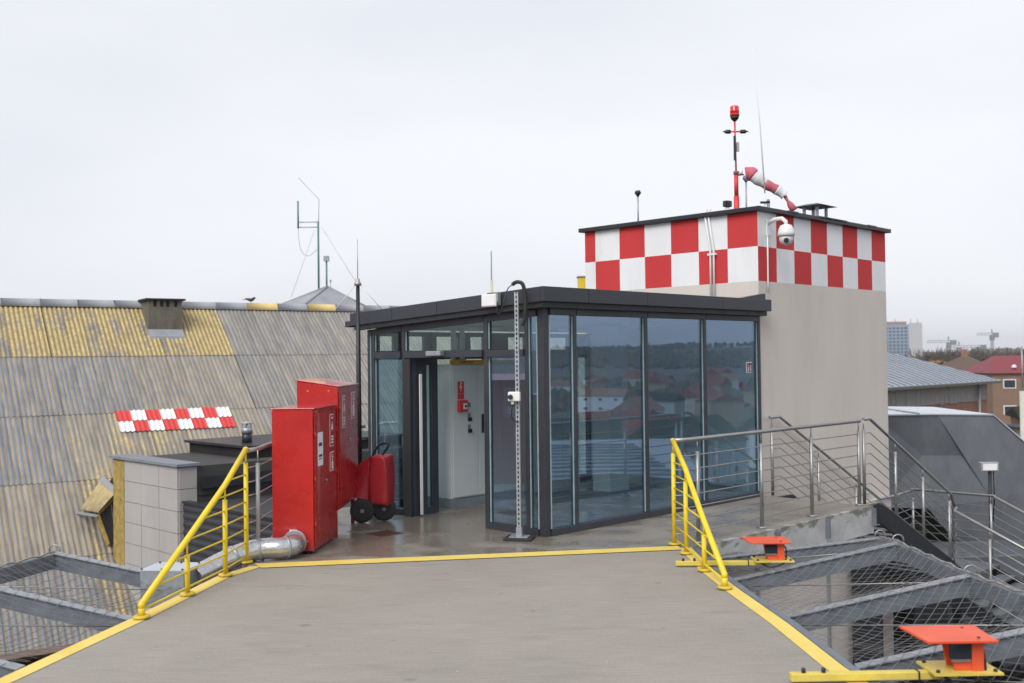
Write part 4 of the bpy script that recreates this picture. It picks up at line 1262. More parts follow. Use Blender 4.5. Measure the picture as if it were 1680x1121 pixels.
# ------------------------------------------------------------------ orange ramp lamps on yellow arms
def lamp(loc, label, s_=1.0, rot=0.0, arm=1.0):
    t = thing('approach_lamp', label, 'lamp', loc, rot, 'orange approach lamps on yellow arms')
    # arm from the deck outwards (+x)
    MB().bar((-1.0 * arm, 0, 0.022), (0.0, 0, 0.022), 0.05, 0.042).build('arm', M['yellow_arm'], t, bevel=0.005)
    for x in (-0.80, -0.92):
        MB().lathe([(0.012, 0), (0.012, 0.02), (0.006, 0.026)], 8, (x * arm, 0, 0.043)).build('bolt', M['darksteel'], t)
    MB().box(-0.16, -0.11, 0.044, 0.20, 0.13, 0.056).build('mounting_plate', M['yellow_arm'], t)
    # body: two side cheeks and a back web carrying the top plate
    mb = MB()
    w = 0.065
    for y in (-0.055, 0.045):
        mb.hexa([(-0.03, y, 0.057), (0.115, y, 0.057), (0.115, y + 0.012, 0.057), (-0.03, y + 0.012, 0.057),
                 (-0.06, y, 0.215), (0.125, y, 0.215), (0.125, y + 0.012, 0.215), (-0.06, y + 0.012, 0.215)])
    mb.box(0.055, -0.068, 0.057, 0.118, -0.056, 0.215)
    mb.box(0.0, -0.043, 0.057, 0.10, 0.043, 0.10)
    mb.build('body', M['orange'], t, bevel=0.003)
    MB().box(-0.062, -0.055, 0.12, 0.05, -0.068, 0.20).build('lens', M['darkwin'], t)
    MB().box(-0.055, -0.070, 0.105, 0.045, -0.0685, 0.118).build('lens_frame', M['steel'], t)
    MB().hexa([(-0.20, -0.13, 0.216), (0.165, -0.13, 0.216), (0.165, 0.15, 0.226), (-0.24, 0.15, 0.226),
               (-0.20, -0.13, 0.230), (0.165, -0.13, 0.230), (0.165, 0.15, 0.240), (-0.24, 0.15, 0.240)]).build('top_plate', M['orange'], t, bevel=0.003)
    MB().tube(catmull([Vector(p) for p in ((0.12, 0.03, 0.19), (0.15, 0.02, 0.15), (0.145, -0.02, 0.08), (0.10, -0.09, 0.03), (-0.02, -0.10, 0.0), (-0.08, -0.04, 0.02))], 5), 0.007, 6).build('cable', M['black'], t)
    for x, y in ((-0.13, -0.08), (0.17, -0.08), (-0.13, 0.10), (0.17, 0.10)):
        MB().lathe([(0.011, 0), (0.011, 0.010), (0.006, 0.014)], 8, (x, y, 0.0565)).build('bolt', M['darksteel'], t)
    for y in (-0.09, 0.10):
        MB().lathe([(0.009, 0), (0.009, 0.005)], 8, (0.08, y, 0.236)).build('screw', M['darksteel'], t)
    MB().box(-0.212, -0.030, -0.002, -0.204, 0.030, 0.047).build('arm_clamp', M['darksteel'], t)
    t.scale = (s_, s_, s_)
    return t
M['yellow_arm'] = plain('pale_yellow_paint', (0.66, 0.52, 0.10), 0.5, var=0.15, scale=8)
lamp((2.34, 9.47, 0.012), 'small orange lamp hood on a yellow arm beside the far net bay', 0.98, -0.03, 0.88)
lamp((2.60, 6.12, 0.012), 'large near orange lamp hood on a yellow arm in the bottom right corner', 1.12, 0.02, 0.88)

# ------------------------------------------------------------------ tower roof equipment
bm_ = thing('beacon_mast', 'thin red mast topped by a red obstruction beacon on the tower', 'mast', B(5.68, 1.18, 3.95))
MB().tube([(0, 0, 0), (0, 0, 0.46)], 0.044, 12).build('mast_base', M['bred'], bm_)
MB().tube([(0, 0, 0.46), (0, 0, 0.82)], 0.034, 12).build('mast_base', M['bred'], bm_)
MB().lathe([(0.042, 0), (0.042, 0.05)], 12, (0, 0, 0.80)).build('collar', M['brown'], bm_)
MB().tube([(0, 0, 0.85), (-0.01, 0, 1.66)], 0.014, 8).build('mast_tube', M['bred'], bm_)
MB().lathe([(0.02, 0), (0.05, 0.03), (0.065, 0.05), (0.065, 0.075), (0.05, 0.08)], 16, (-0.01, 0, 1.63)).build('beacon_base', M['darksteel'], bm_)
MB().lathe([(0.072, 0), (0.075, 0.02), (0.070, 0.065), (0.074, 0.07), (0.074, 0.085), (0.070, 0.09), (0.070, 0.14), (0.06, 0.158), (0.02, 0.162)], 24, (-0.01, 0, 1.71)).build('beacon_lens', M['lens'], bm_)
MB().tube([(-0.16, 0, 1.47), (0.16, 0, 1.47)], 0.012, 8).build('cross_arm', M['bred'], bm_)
for sg_ in (-1, 1):
    MB().lathe([(0.012, -0.03), (0.032, -0.02), (0.032, 0.05), (0.014, 0.07), (0.006, 0.10)] if sg_ > 0 else [(0.006, -0.10), (0.014, -0.07), (0.032, -0.05), (0.032, 0.02), (0.012, 0.03)], 12, (sg_ * 0.10, 0, 1.47), 'x').build('small_lamp', M['darksteel'], bm_)
MB().box(-0.035, -0.03, 1.02, -0.005, 0.0, 1.40).build('junction_strip', M['darksteel'], bm_)
MB().box(0.012, -0.03, 1.16, 0.05, 0.02, 1.30).build('junction_box', M['galv'], bm_)
# windsock
ws = thing('windsock', 'limp red and white windsock hanging from the red mast', 'windsock', B(5.68, 1.18, 3.95))
MB().tube([(0.03, 0, 0.79), (0.12, 0, 0.80)], 0.012, 8).build('swivel_arm', M['bred'], ws)
MB().lathe([(0.022, 0), (0.03, 0.02), (0.03, 0.05), (0.02, 0.06)], 12, (0.07, -0.02, 0.80)).build('swivel', M['white'], ws)
Wp = [Vector(p) for p in ((0.14, -0.02, 0.80), (0.22, -0.04, 0.80), (0.32, -0.06, 0.72), (0.46, -0.08, 0.62), (0.60, -0.10, 0.54), (0.72, -0.12, 0.45))]
Wr = [0.10, 0.11, 0.095, 0.075, 0.075, 0.07]
cuts = [(0, 9, 'sock_r'), (9, 17, 'sock_w'), (17, 24, 'sock_r'), (24, 30, 'sock_w')]
wp = catmull(Wp, 6)
wr = [Wr[min(i // 6, 4)] * (1 - (i % 6) / 6) + Wr[min(i // 6 + 1, 5)] * ((i % 6) / 6) for i in range(len(wp))]
wr = [r * (1 + 0.06 * math.sin(i * 1.1)) for i, r in enumerate(wr)]
for a, b, mname in cuts:
    MB().tube(wp[a:b + 1], wr[a:b + 1], 14).build('sock_band', M[mname], ws)
MB().tube([(0.72, -0.12, 0.44), (0.76, -0.13, 0.36), (0.80, -0.13, 0.30), (0.86, -0.13, 0.21)], [0.03, 0.022, 0.05, 0.06], 10).build('sock_tail', M['sock_r'], ws)
# whip antenna
wa = thing('whip_antenna', 'tall thin white whip antenna on the tower roof', 'antenna', B(5.55, 0.60, 3.95))
MB().tube([(0.0, 0, 0.42), (-0.06, 0, 1.5), (-0.15, 0, 2.62)], [0.011, 0.009, 0.008], 6).build('whip', M['white'], wa)
MB().box(0.03, -0.02, 0, 0.07, 0.02, 0.33).build('bracket_post', M['galv'], wa)
MB().tube([(0.0, 0, 0.02), (0.0, 0, 0.42)], 0.014, 8).build('insulator', M['white'], wa)
for z in (0.05, 0.27):
    MB().box(-0.07, -0.02, z, 0.07, 0.02, z + 0.03).build('clamp', M['darksteel'], wa)
# gps antennas
for (p, h_, lab) in ((B(5.0, 2.58, 3.93), 0.62, 'slim antenna pole with a mushroom head at the tower roof left end'), (B(5.75, 1.05, 3.93), 0.74, 'grey antenna pole with a mushroom head beside the red mast')):
    g = thing('mushroom_antenna', lab, 'antenna', p)
    MB().tube([(0, 0, 0), (0, 0, h_)], 0.013, 8).build('pole', M['galv'], g)
    MB().lathe([(0.015, -0.05), (0.03, -0.02), (0.05, 0.0), (0.052, 0.02), (0.04, 0.045), (0.01, 0.055)], 16, (0, 0, h_)).build('antenna_head', M['darksteel'] if h_ < 0.7 else M['plinth'], g)
    MB().lathe([(0.04, 0.046), (0.03, 0.062), (0.006, 0.066)], 16, (0, 0, h_)).build('head_cap', M['white'], g)
# roof camera
rc = thing('roof_camera', 'small black camera on a white base at the tower roof edge', 'camera', B(4.72, 0.72, 3.99), TH)
MB().lathe([(0.10, 0), (0.10, 0.03), (0.05, 0.06), (0.03, 0.10)], 18).build('base', M['white'], rc)
MB().box(-0.12, -0.04, 0.0, 0.12, 0.30, 0.025).build('base_plate', M['white'], rc)
MB().box(-0.055, -0.045, 0.11, 0.055, 0.05, 0.20).build('camera_body', M['black'], rc, bevel=0.012)
MB().box(-0.075, -0.02, 0.125, -0.056, 0.025, 0.185).build('lens', M['darkwin'], rc)
# chimney cowl
ch = thing('chimney_cowl', 'square dark chimney cowl with flat cap on the tower roof', 'chimney', B(7.35, 0.75, 3.95), TH)
MB().box(-0.20, -0.16, 0.0, 0.20, 0.16, 0.16).build('chimney_base', M['bitumen2'], ch)
MB().hexa([(0.0, -0.17, 0.161), (0.30, -0.17, 0.0), (0.30, 0.17, 0.0), (0.0, 0.17, 0.161), (0.0, -0.17, 0.22), (0.32, -0.17, 0.06), (0.32, 0.17, 0.06), (0.0, 0.17, 0.22)]).build('side_flashing', M['darksteel'], ch)
for x, y in ((-0.17, -0.13), (0.13, -0.13), (-0.17, 0.10), (0.13, 0.10)):
    MB().box(x, y, 0.161, x + 0.04, y + 0.04, 0.40).build('leg', M['galv'], ch)
MB().hexa([(-0.29, -0.25, 0.401), (0.29, -0.25, 0.401), (0.29, 0.25, 0.401), (-0.29, 0.25, 0.401), (-0.12, -0.1, 0.45), (0.12, -0.1, 0.45), (0.12, 0.1, 0.45), (-0.12, 0.1, 0.45)]).build('cap', M['darksteel'], ch)

# ------------------------------------------------------------------ big corrugated roof at left
br_ = math.radians(57.05)
DX = Vector((math.sin(br_), math.cos(br_), 0))
WX = Vector((DX.y, -DX.x, 0))
SL = math.radians(39)
UPS = (-WX * math.cos(SL) + Vector((0, 0, math.sin(SL))))
NRM = DX.cross(UPS).normalized()
R0 = Vector((-14.895, 30.0, 3.74))
roofb = thing('corrugated_roof_building', 'long old building under a lichen stained corrugated roof', 'building', R0)
rot = Matrix((DX, UPS, NRM)).transposed()
roofb.matrix_world = Matrix.Translation(R0) @ rot.to_4x4()
PW = 0.13; NWV = 8; SWD = PW * NWV
def wave(x, amp=0.022): return amp * math.cos(2 * PI * x / PW)
def sheet_mesh(name, nw, length, mat, lift=0.0, seg=4):
    mb = MB()
    n = nw * seg
    for i in range(n + 1):
        x = i * PW / seg
        z = wave(x) + lift
        mb.v += [(x, -length, z + 0.018), (x, 0, z), (x, -length, z + 0.006), (x, -length, z + 0.018)]
    for i in range(n):
        a = i * 4
        mb.face([a, a + 4, a + 5, a + 1], True)
        mb.face([a + 2, a + 6, a + 7, a + 3])
    return mb.mesh(name, mat)
shm = sheet_mesh('roof_sheet', NWV, 2.58, M['sheet'])
rr = random.Random(4)
cols = range(-7, 22)
for row in range(5):
    for c in cols:
        o = bpy.data.objects.new('roof_sheet', shm)
        COL.objects.link(o)
        o.parent = roofb
        o.location = (c * SWD, -row * 2.47, 0.0 + rr.uniform(0, 0.006))
        o.rotation_euler = (0, 0, rr.uniform(-0.002, 0.002))
        x = c * SWD
        if x > 6.2:
            lich, tone = (0.20, 0.12 + 0.15 * rr.random())
        elif row == 0:
            lich, tone = (0.68 + rr.uniform(-.035, .035), 0.6)
        elif row == 1:
            lich, tone = (0.20 + rr.uniform(-.14, .26), rr.choice((0.0, 0.0, 0.15)) if x < 1.5 else rr.choice((0.1, 0.5, 0.8)))
        elif row == 2:
            lich, tone = (0.34 + rr.uniform(-.15, .2), rr.choice((0.0, 0.1, 0.8)) if x < 1 else 0.8)
        else:
            lich, tone = (0.28 + rr.uniform(-.12, .2), rr.choice((0.0, 0.1, 0.7)))
        if row >= 3 and 1.0 < x < 4: lich = 0.6
        o.color = (lich, tone, 0, 1)
M['ridge'] = plain('ridge_cap_grey', (0.29, 0.30, 0.33), 0.8, var=0.2, scale=2)
M['ridge_y'] = plain('ridge_cap_yellow', (0.62, 0.47, 0.20), 0.8, var=0.15, scale=2)
def cap_mesh(mat):
    mb = MB()
    prof = []
    for i in range(9):
        a = PI * i / 8
        prof.append((0.20 * math.cos(a) , 0.12 * math.sin(a) ))
    R_ = 9
    for x in (0, SWD + 0.03):
        for (dy, dz) in prof:
            mb.v.append((x, dy * math.cos(SL) - 0.02 + 0.0, dz + 0.03 - dy * 0.0))
    for i in range(8):
        mb.face([i, i + 1, R_ + i + 1, R_ + i], True)
    mb.face(list(range(9)))
    mb.face(list(range(9, 18))[::-1])
    return mb.mesh('ridge_cap', mat)
cg, cy_ = cap_mesh(M['ridge']), cap_mesh(M['ridge_y'])
for c in cols:
    o = bpy.data.objects.new('ridge_cap', cy_ if c in (7, 9) else cg)
    COL.objects.link(o); o.parent = roofb
    o.location = (c * SWD, -0.06, 0.02)
# painted squares
sqr = sheet_mesh('painted_square', 3, 0.43, plain('red_roof_paint', (0.60, 0.05, 0.045), 0.6, var=0.1), 0.012)
sqw = sheet_mesh('painted_square', 3, 0.43, plain('white_roof_paint', (0.74, 0.74, 0.75), 0.6, var=0.06), 0.012)
for r in range(2):
    for i in range(8):
        o = bpy.data.objects.new('painted_square', sqr if (i + r) % 2 == 0 else sqw)
        COL.objects.link(o); o.parent = roofb
        x0 = 18 * PW + (i + 0) * 3 * PW
        o.location = (x0, -(4.98 + r * 0.435), 0.022)
# body under the roof (far slope, gable walls)
Ml = roofb.matrix_world.inverted()
def loc_pts(ps): return [Ml @ Vector(p) for p in ps]
mb = MB()
eave = 12.35
A0 = R0 + DX * -7.4; A1 = R0 + DX * 22.9
def dn(P, s_): return P + WX * math.cos(SL) * s_ - Vector((0, 0, math.sin(SL) * s_))
F0 = dn(A0, 0.0) - Vector((0, 0, 0.08)); F1 = A1 - Vector((0, 0, 0.08))
E0 = dn(A0, eave) - Vector((0, 0, 0.08)); E1 = dn(A1, eave) - Vector((0, 0, 0.08))
Bk0 = A0 - WX * 9.5 - Vector((0, 0, 7.8)); Bk1 = A1 - WX * 9.5 - Vector((0, 0, 7.8))
mb.poly(loc_pts([E0, E1, F1, F0])); mb.poly(loc_pts([F0, F1, Bk1, Bk0]))
for e, f, b_ in ((E0, F0, Bk0), (E1, F1, Bk1)):
    mb.poly(loc_pts([e, f, b_, Vector((b_.x, b_.y, -17)), Vector((e.x, e.y, -17))]))
mb.poly(loc_pts([E0, E1, Vector((E1.x, E1.y, -17)), Vector((E0.x, E0.y, -17))]))
mb.build('building_shell', M['bitumen2'], roofb)
g0, g1 = loc_pts([E0 + WX * 0.12 + DX * 5.2, E1 + WX * 0.12])
MB().bar(g0, g1, 0.16, 0.12).build('gutter', M['brown'], roofb)
# vent chimney on the roof
def roof_pt(x, s_, up=0.0): return R0 + DX * x + WX * math.cos(SL) * s_ + Vector((0, 0, -math.sin(SL) * s_ + up))
rot57 = math.atan2(DX.y, DX.x)
vc = thing('roof_chimney', 'square weathered chimney box with four dark vents near the ridge', 'chimney', roof_pt(3.92, 1.05), rot57)
M['oldwood'] = plain('weathered_concrete', (0.13, 0.12, 0.095), 0.95, var=0.4, scale=4, bump=0.5, stretch=(1, 1, .4))
mb = MB(); mb.box(0, -0.33, -0.5, 1.0, 0.55, 0.55)
mb.build('chimney_body', M['oldwood'], vc)
mb = MB()
for i in range(5):
    x0 = [0.0, 0.24, 0.44, 0.62, 0.86][i]; x1 = [0.14, 0.34, 0.52, 0.76, 1.0][i]
    mb.box(x0, -0.332, 0.551, x1, 0.55, 0.74)
mb.build('vent_pier', M['oldwood'], vc)
MB().box(0.05, -0.25, 0.551, 0.95, 0.5, 0.74).build('vent_opening', M['black'], vc)
MB().box(-0.09, -0.42, 0.742, 1.09, 0.64, 0.80).build('cap', M['bitumen2'], vc)
MB().hexa([(-0.02, -0.56, -0.46), (1.02, -0.56, -0.46), (1.02, -0.33, -0.27), (-0.02, -0.33, -0.27), (-0.02, -0.54, -0.36), (1.02, -0.54, -0.36), (1.02, -0.331, -0.14), (-0.02, -0.331, -0.14)]).build('apron_flashing', M['ridge'], vc)
# dormer hatch
DO = Vector((-9.7, 24.6, -1.6))
dm = thing('roof_dormer', 'small broken dormer with yellow corrugated lid on the big roof', 'dormer', DO)
def dw(*p): return [Vector(q) - DO for q in p]
# lid: corrugated quad between four corners
c00, c10, c11, c01 = dw((-10.42, 24.88, -1.58), (-9.70, 24.15, -1.56), (-9.27, 24.25, -1.06), (-10.02, 25.28, -0.84))
mb = MB()
nrm = (c10 - c00).cross(c01 - c00).normalized()
if nrm.z < 0: nrm = -nrm
NSEG = 36
for i in range(NSEG + 1):
    f = i / NSEG
    lo = c00.lerp(c10, f)
    hi = c01.lerp(c11, f)
    d_ = nrm * (0.022 * math.cos(2 * PI * f * 7))
    mb.v += [tuple(lo + d_), tuple(hi + d_), tuple(lo + d_ - nrm * 0.02), tuple(hi + d_ - nrm * 0.02)]
for i in range(NSEG):
    a_ = i * 4
    mb.face([a_, a_ + 4, a_ + 5, a_ + 1], True)
    mb.face([a_ + 2, a_ + 3, a_ + 7, a_ + 6], True)
    mb.face([a_, a_ + 2, a_ + 6, a_ + 4])
M['lidmat'] = plain('lichen_lid', (0.46, 0.37, 0.20), 0.9, var=0.35, scale=5, bump=0.4)
mb.build('dormer_lid', M['lidmat'], dm)
MB().hexa([p - nrm * 0.0 for p in (c01 + nrm * .03, c11 + nrm * .03, c11.lerp(c10, .16) + nrm * .03, c01.lerp(c00, .16) + nrm * .03)] + [p + nrm * 0.045 for p in (c01, c11, c11.lerp(c10, .16), c01.lerp(c00, .16))]).build('lid_flashing', M['ridge'], dm)
w0 = dw((-9.74, 24.33, -1.63), (-9.28, 24.40, -1.14), (-9.27, 24.42, -2.32), (-9.50, 24.36, -2.32))
bk = Vector((-0.45, 0.9, 0.35))
MB().hexa(w0 + [p + bk for p in w0]).build('dark_opening', M['black'], dm)
MB().bar(w0[0] + Vector((-.05, -.02, .0)), w0[3] + Vector((-.06, -.02, -.02)), 0.05, 0.10).build('side_plank', M['insul'], dm)
MB().bar(w0[0] + Vector((-.02, -.03, .02)), w0[1] + Vector((0, -.03, .03)), 0.05, 0.05).build('lid_edge', M['insul'], dm)
MB().bar(w0[0].lerp(w0[1], .55) + Vector((0, -.03, 0)), w0[2].lerp(w0[3], .4) + Vector((0, -.03, 0)), 0.03, 0.03).build('broken_frame', M['oldwood'], dm)
MB().bar(c00 + Vector((-.08, -.05, -.07)), c10 + Vector((0, -.05, -.07)), 0.05, 0.05).build('lintel', M['ridge'], dm)

# turret with antennas behind the ridge
tu = thing('roof_turret', 'grey pyramid turret roof rising behind the corrugated ridge', 'turret', (-7.3, 40, 2.6), 0.75)
ap = (0.12, -0.1, 2.20)
mb = MB()
base_ = [(-1.6, -1.05, 1.35), (1.15, -1.35, 1.35), (1.25, 1.3, 1.35), (-1.6, 1.3, 1.35)]
for i in range(4):
    mb.poly([base_[i], base_[(i + 1) % 4], ap])
mb.build('pyramid_roof', M['ridge'], tu)
mb = MB(); mb.prism([(p[0] * .93, p[1] * .93) for p in base_], -3.0, 1.345); mb.build('turret_wall', M['oldwood'], tu)
for i in range(4):
    MB().tube([base_[i], ap], 0.05, 6).build('hip_cap', M['ridge'], tu)
am = thing('lattice_antenna', 'green folded antenna mast with side arm behind the grey turret', 'antenna', (-7.48, 40, 4.70))
MB().tube([(0, 0, -0.3), (0, 0, 2.65)], 0.04, 8).build('pole', M['green'], am)
MB().tube([(-0.78, 0, 2.38), (-0.78, 0, 3.45)], 0.035, 6).build('side_element', M['green'], am)
for z in (2.62, 2.42):
    MB().tube([(-0.78, 0, z), (0.02, 0, z)], 0.02, 6).build('side_arm', M['galv'], am)
MB().tube([(0.02, 0, 2.65), (0.04, 0, 3.5), (-0.75, 0, 4.35)], 0.012, 5).build('whip', M['galv'], am)
MB().tube(catmull([Vector(p) for p in ((-0.78, 0, 2.4), (-0.7, 0, 1.6), (-0.4, 0, 1.3), (0, 0, 1.6))], 5), 0.01, 5).build('feeder_cable', M['galv'], am)
MB().tube([(0.15, 0, 2.4), (1.6, -0.5, 0.1)], 0.007, 4).build('guy_wire', M['galv'], am)
MB().tube([(-0.15, 0, 2.3), (-1.0, -0.3, -0.3)], 0.007, 4).build('guy_wire', M['galv'], am)
a2 = thing('box_antenna', 'short pole with small grey box on the turret peak', 'antenna', (-7.17, 40, 4.72))
MB().tube([(0, 0, -0.15), (0, 0, 1.07)], 0.035, 8).build('pole', M['green'], a2)
MB().box(-0.10, -0.1, 1.07, 0.10, 0.1, 1.27).build('antenna_head', M['galv'], a2)
a3 = thing('small_roof_antenna', 'very short thin antenna right of the turret peak', 'antenna', (-7.02, 40, 4.6))
MB().tube([(0, 0, -0.15), (0, 0, 0.40)], 0.018, 6).build('pole', M['galv'], a3)
MB().box(-0.04, -0.04, 0.40, 0.04, 0.04, 0.46).build('antenna_head', M['galv'], a3)
a4 = thing('distant_antenna', 'faint pale antenna mast rising far behind the pavilion roof', 'antenna', (-1.15, 60, -14))
MB().tube([(0, 0, 0), (0, 0, 20.5)], 0.10, 6).build('pole', M['polegrey'], a4)
MB().tube([(0, 0, 20.5), (0, 0, 22.2)], 0.035, 6).build('tip', M['green'], a4)
# bird on the ridge
bd = thing('bird', 'small black bird perched on the corrugated ridge', 'bird', roof_pt(7.45, 0.0, 0.12))
MB().tube([(-0.16, 0, 0.16), (-0.06, 0, 0.12), (0.04, 0, 0.10), (0.10, 0, 0.13), (0.15, 0, 0.17), (0.20, 0, 0.165)], [0.01, 0.045, 0.06, 0.05, 0.035, 0.005], 10).build('body', M['black'], bd)
for y in (-0.02, 0.02):
    MB().tube([(0.03, y, 0.0), (0.03, y, 0.07)], 0.005, 5).build('leg', M['black'], bd)
MB().hexa([(-0.26, -0.02, 0.10), (-0.10, -0.03, 0.11), (-0.10, 0.03, 0.11), (-0.26, 0.02, 0.10), (-0.26, -0.02, 0.11), (-0.10, -0.03, 0.13), (-0.10, 0.03, 0.13), (-0.26, 0.02, 0.11)]).build('tail', M['black'], bd)

# ------------------------------------------------------------------ panel-clad block with dark roofs
pb = thing('panel_clad_block', 'small grey block clad in square panels with dark flat roofs', 'building', CO, TH)
u0, v0, v1 = 2.38, 12.96, 15.52
MB().box(u0 + 0.03, v0 + 0.03, -17, 9.0, 16.2, -0.32).build('wall_core', M['panel_gap'], pb)
cw = (v1 - v0) / 3
zt_ = -0.31; ph_ = 0.47
pm = MB().box(0, 0, 0, 0.028, cw - 0.012, ph_ - 0.012).mesh('wall_panel', M['panel'])
for c in range(3):
    for r in range(9):
        o = bpy.data.objects.new('wall_panel', pm); COL.objects.link(o); o.parent = pb
        o.location = (u0 + rr.uniform(-.003, .003), v0 + 0.03 + c * cw, zt_ - (r + 1) * ph_)
for k_ in range(7):
    for r in range(9):
        w_ = 0.42 if k_ == 0 else 0.86
        x0 = u0 + 0.03 if k_ == 0 else u0 + 0.46 + (k_ - 1) * 0.87
        if k_ > 0 and r < 1: continue
        MB().box(0, 0, 0, w_ - 0.012, 0.028, ph_ - 0.012).build('wall_panel', M['panel'], pb, (x0, v0 + (0 if k_ == 0 else 0.06) , zt_ - (r + 1) * ph_))
MB().box(u0 + 0.0, v1 + 0.045, -5, u0 + 0.3, v1 + 0.62, -0.33).build('insulation_strip', M['insul'], pb)
MB().box(u0 - 0.06, v0 - 0.06, -0.30, 2.87, 16.25, -0.24).build('roof_edge', M['plinth'], pb)
MB().box(2.875, v0 - 0.02, -0.95, 9.4, 16.2, -0.62).build('flat_roof', M['bitumen'], pb)
MB().box(2.9, v0 - 0.12, -0.80, 9.5, v0 - 0.022, -0.55).build('roof_fascia', M['darksteel'], pb)
MB().box(4.45, 13.6, -0.60, 9.0, 16.4, -0.08).build('upper_box', M['bitumen2'], pb)
MB().box(4.36, 13.5, -0.078, 9.1, 16.5, -0.02).build('box_coping', M['darksteel'], pb)
vp_ = thing('vent_pipe', 'short grey vent pipe with cowl on the dark roof box', 'vent', B(4.95, 14.5, -0.02))
MB().tube([(0, 0, -0.01), (0, 0, 0.22)], 0.12, 14).build('pipe', M['darksteel'], vp_)
MB().tube([(0, 0, 0.221), (0, 0, 0.36)], 0.135, 14).build('collar', M['galv'], vp_)
for q in range(4):
    a = q * PI / 2 + 0.4
    MB().box(-0.012 + 0.1 * math.cos(a), -0.012 + 0.1 * math.sin(a), 0.361, 0.012 + 0.1 * math.cos(a), 0.012 + 0.1 * math.sin(a), 0.46).build('strut', M['galv'], vp_)
MB().lathe([(0.17, 0), (0.17, 0.015), (0.02, 0.05)], 14, (0, 0, 0.461)).build('cowl', M['galv'], vp_)
# louvred wall, horizontal ribs
lw = thing('louvred_screen', 'dark horizontally ribbed screen wall below the flat roof', 'wall', B(2.50, 12.93, 0), TH)
mb = MB()
n_ = 26
prof = []
for i in range(n_ + 1):
    z = -1.08 - i * 0.085
    prof.append((-0.02 if i % 2 else 0.0, z))
    prof.append((-0.02 if i % 2 else 0.0, z - 0.045))
for i in range(len(prof) - 1):
    (x0, z0), (x1, z1) = prof[i], prof[i + 1]
    mb.poly([(x0, -6.5, z0), (x0, 0.0, z0), (x1, 0.0, z1), (x1, -6.5, z1)])
mb.build('ribbed_sheet', M['louver'], lw)
MB().box(-0.05, -6.5, -1.075, 0.12, 0.0, -1.03).build('top_trim', M['darksteel'], lw)
MB().box(0.001, -6.5, -15, 3.0, 0.0, -1.10).build('roof_deck', M['bitumen'], lw)
# shrub glimpsed beyond the railing
gs = thing('roof_shrub', 'green shrub glimpsed behind the railing left of the near red cabinet', 'shrub', B(6.4, 13.35, -0.60))
mb = MB(); rs_ = random.Random(3)
for i in range(260):
    p = Vector((rs_.gauss(0, .35), rs_.gauss(0, .2), abs(rs_.gauss(.28, .16))))
    d1 = Vector((rs_.uniform(-1, 1), rs_.uniform(-1, 1), rs_.uniform(-1, 1))).normalized() * 0.06
    d2 = d1.orthogonal().normalized() * 0.03
    mb.poly([p, p + d1 + d2, p + d1 * 2, p + d1 - d2])
mb.build('foliage', leafmat('shrub_leaf', (0.03, 0.06, 0.02), (0.07, 0.11, 0.04)), gs)
MB().tube([(0, 0, -0.02), (0.03, 0, 0.3)], 0.02, 6).build('stem', M['bark'], gs)

# ------------------------------------------------------------------ big ventilation duct at right
vd = thing('ventilation_duct', 'huge grey galvanised ventilation duct with folded panels behind the stair', 'duct', (7.0, 20.0, 0), -0.02)
# outline in the face plane (x, z)
zt0, zb0 = 0.74, -1.05
out = [(-1.3, zb0), (-1.3, zt0), (1.22, zt0), (2.28, zt0 - 0.02), (3.7, -0.55), (3.7, -2.6), (2.2, -2.6), (1.0, zb0)]
def duct_face(m, pts, dy):
    return m.poly([(x, dy, z) for x, z in pts][::-1])
mb = MB()
n = len(out)
mb.poly([(x, 3.0, z) for x, z in out])
for i in range(n):
    (x0, z0), (x1, z1) = out[i], out[(i + 1) % n]
    if i not in (1, 2, 3):
        mb.poly([(x0, 0, z0), (x1, 0, z1), (x1, 3.0, z1), (x0, 3.0, z0)][::-1])
mb.build('duct_shell', M['galv_dark'], vd)
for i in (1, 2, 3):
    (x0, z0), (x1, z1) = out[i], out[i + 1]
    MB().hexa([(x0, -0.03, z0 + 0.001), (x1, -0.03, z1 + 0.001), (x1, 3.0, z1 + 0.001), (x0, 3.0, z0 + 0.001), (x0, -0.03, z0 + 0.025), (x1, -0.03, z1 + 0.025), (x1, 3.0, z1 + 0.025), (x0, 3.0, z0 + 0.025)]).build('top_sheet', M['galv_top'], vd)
def pyr(pts, c, name='folded_panel'):
    mb = MB()
    for i in range(len(pts)):
        a, b = pts[i], pts[(i + 1) % len(pts)]
        mb.poly([(b[0], 0.0, b[1]), (a[0], 0.0, a[1]), c][::-1])
    mb.build(name, M['galv_dark'], vd)
pyr([(-1.3, zb0), (-1.3, zt0), (-0.02, zt0), (-0.02, zb0)], (-0.7, -0.06, -0.1))
pyr([(0.02, zb0), (0.02, zt0), (1.22, zt0), (2.0, -0.05), (1.0, zb0)], (0.95, 0.10, -0.05))
pyr([(1.0, zb0), (2.0, -0.05), (1.22, zt0), (2.28, zt0 - 0.02), (3.7, -0.55), (3.7, -2.6), (2.2, -2.6)], (2.2, -0.08, -0.9))
for x in (-0.02, 0.82):
    MB().box(x, -0.045, zb0 if x < 0 else zt0 + 0.0, x + 0.04, -0.001 if x < 0 else 3.0, zt0 + 0.05).build('joint_flange', M['galv'], vd)
MB().box(1.6, -0.0, -16, 1.7, 0.1, -2.6).build('support_leg', M['darksteel'], vd)
MB().box(-1.0, 0.3, -16, 1.0, 2.7, zb0 - 0.002).build('plant_plinth', M['bitumen2'], vd)

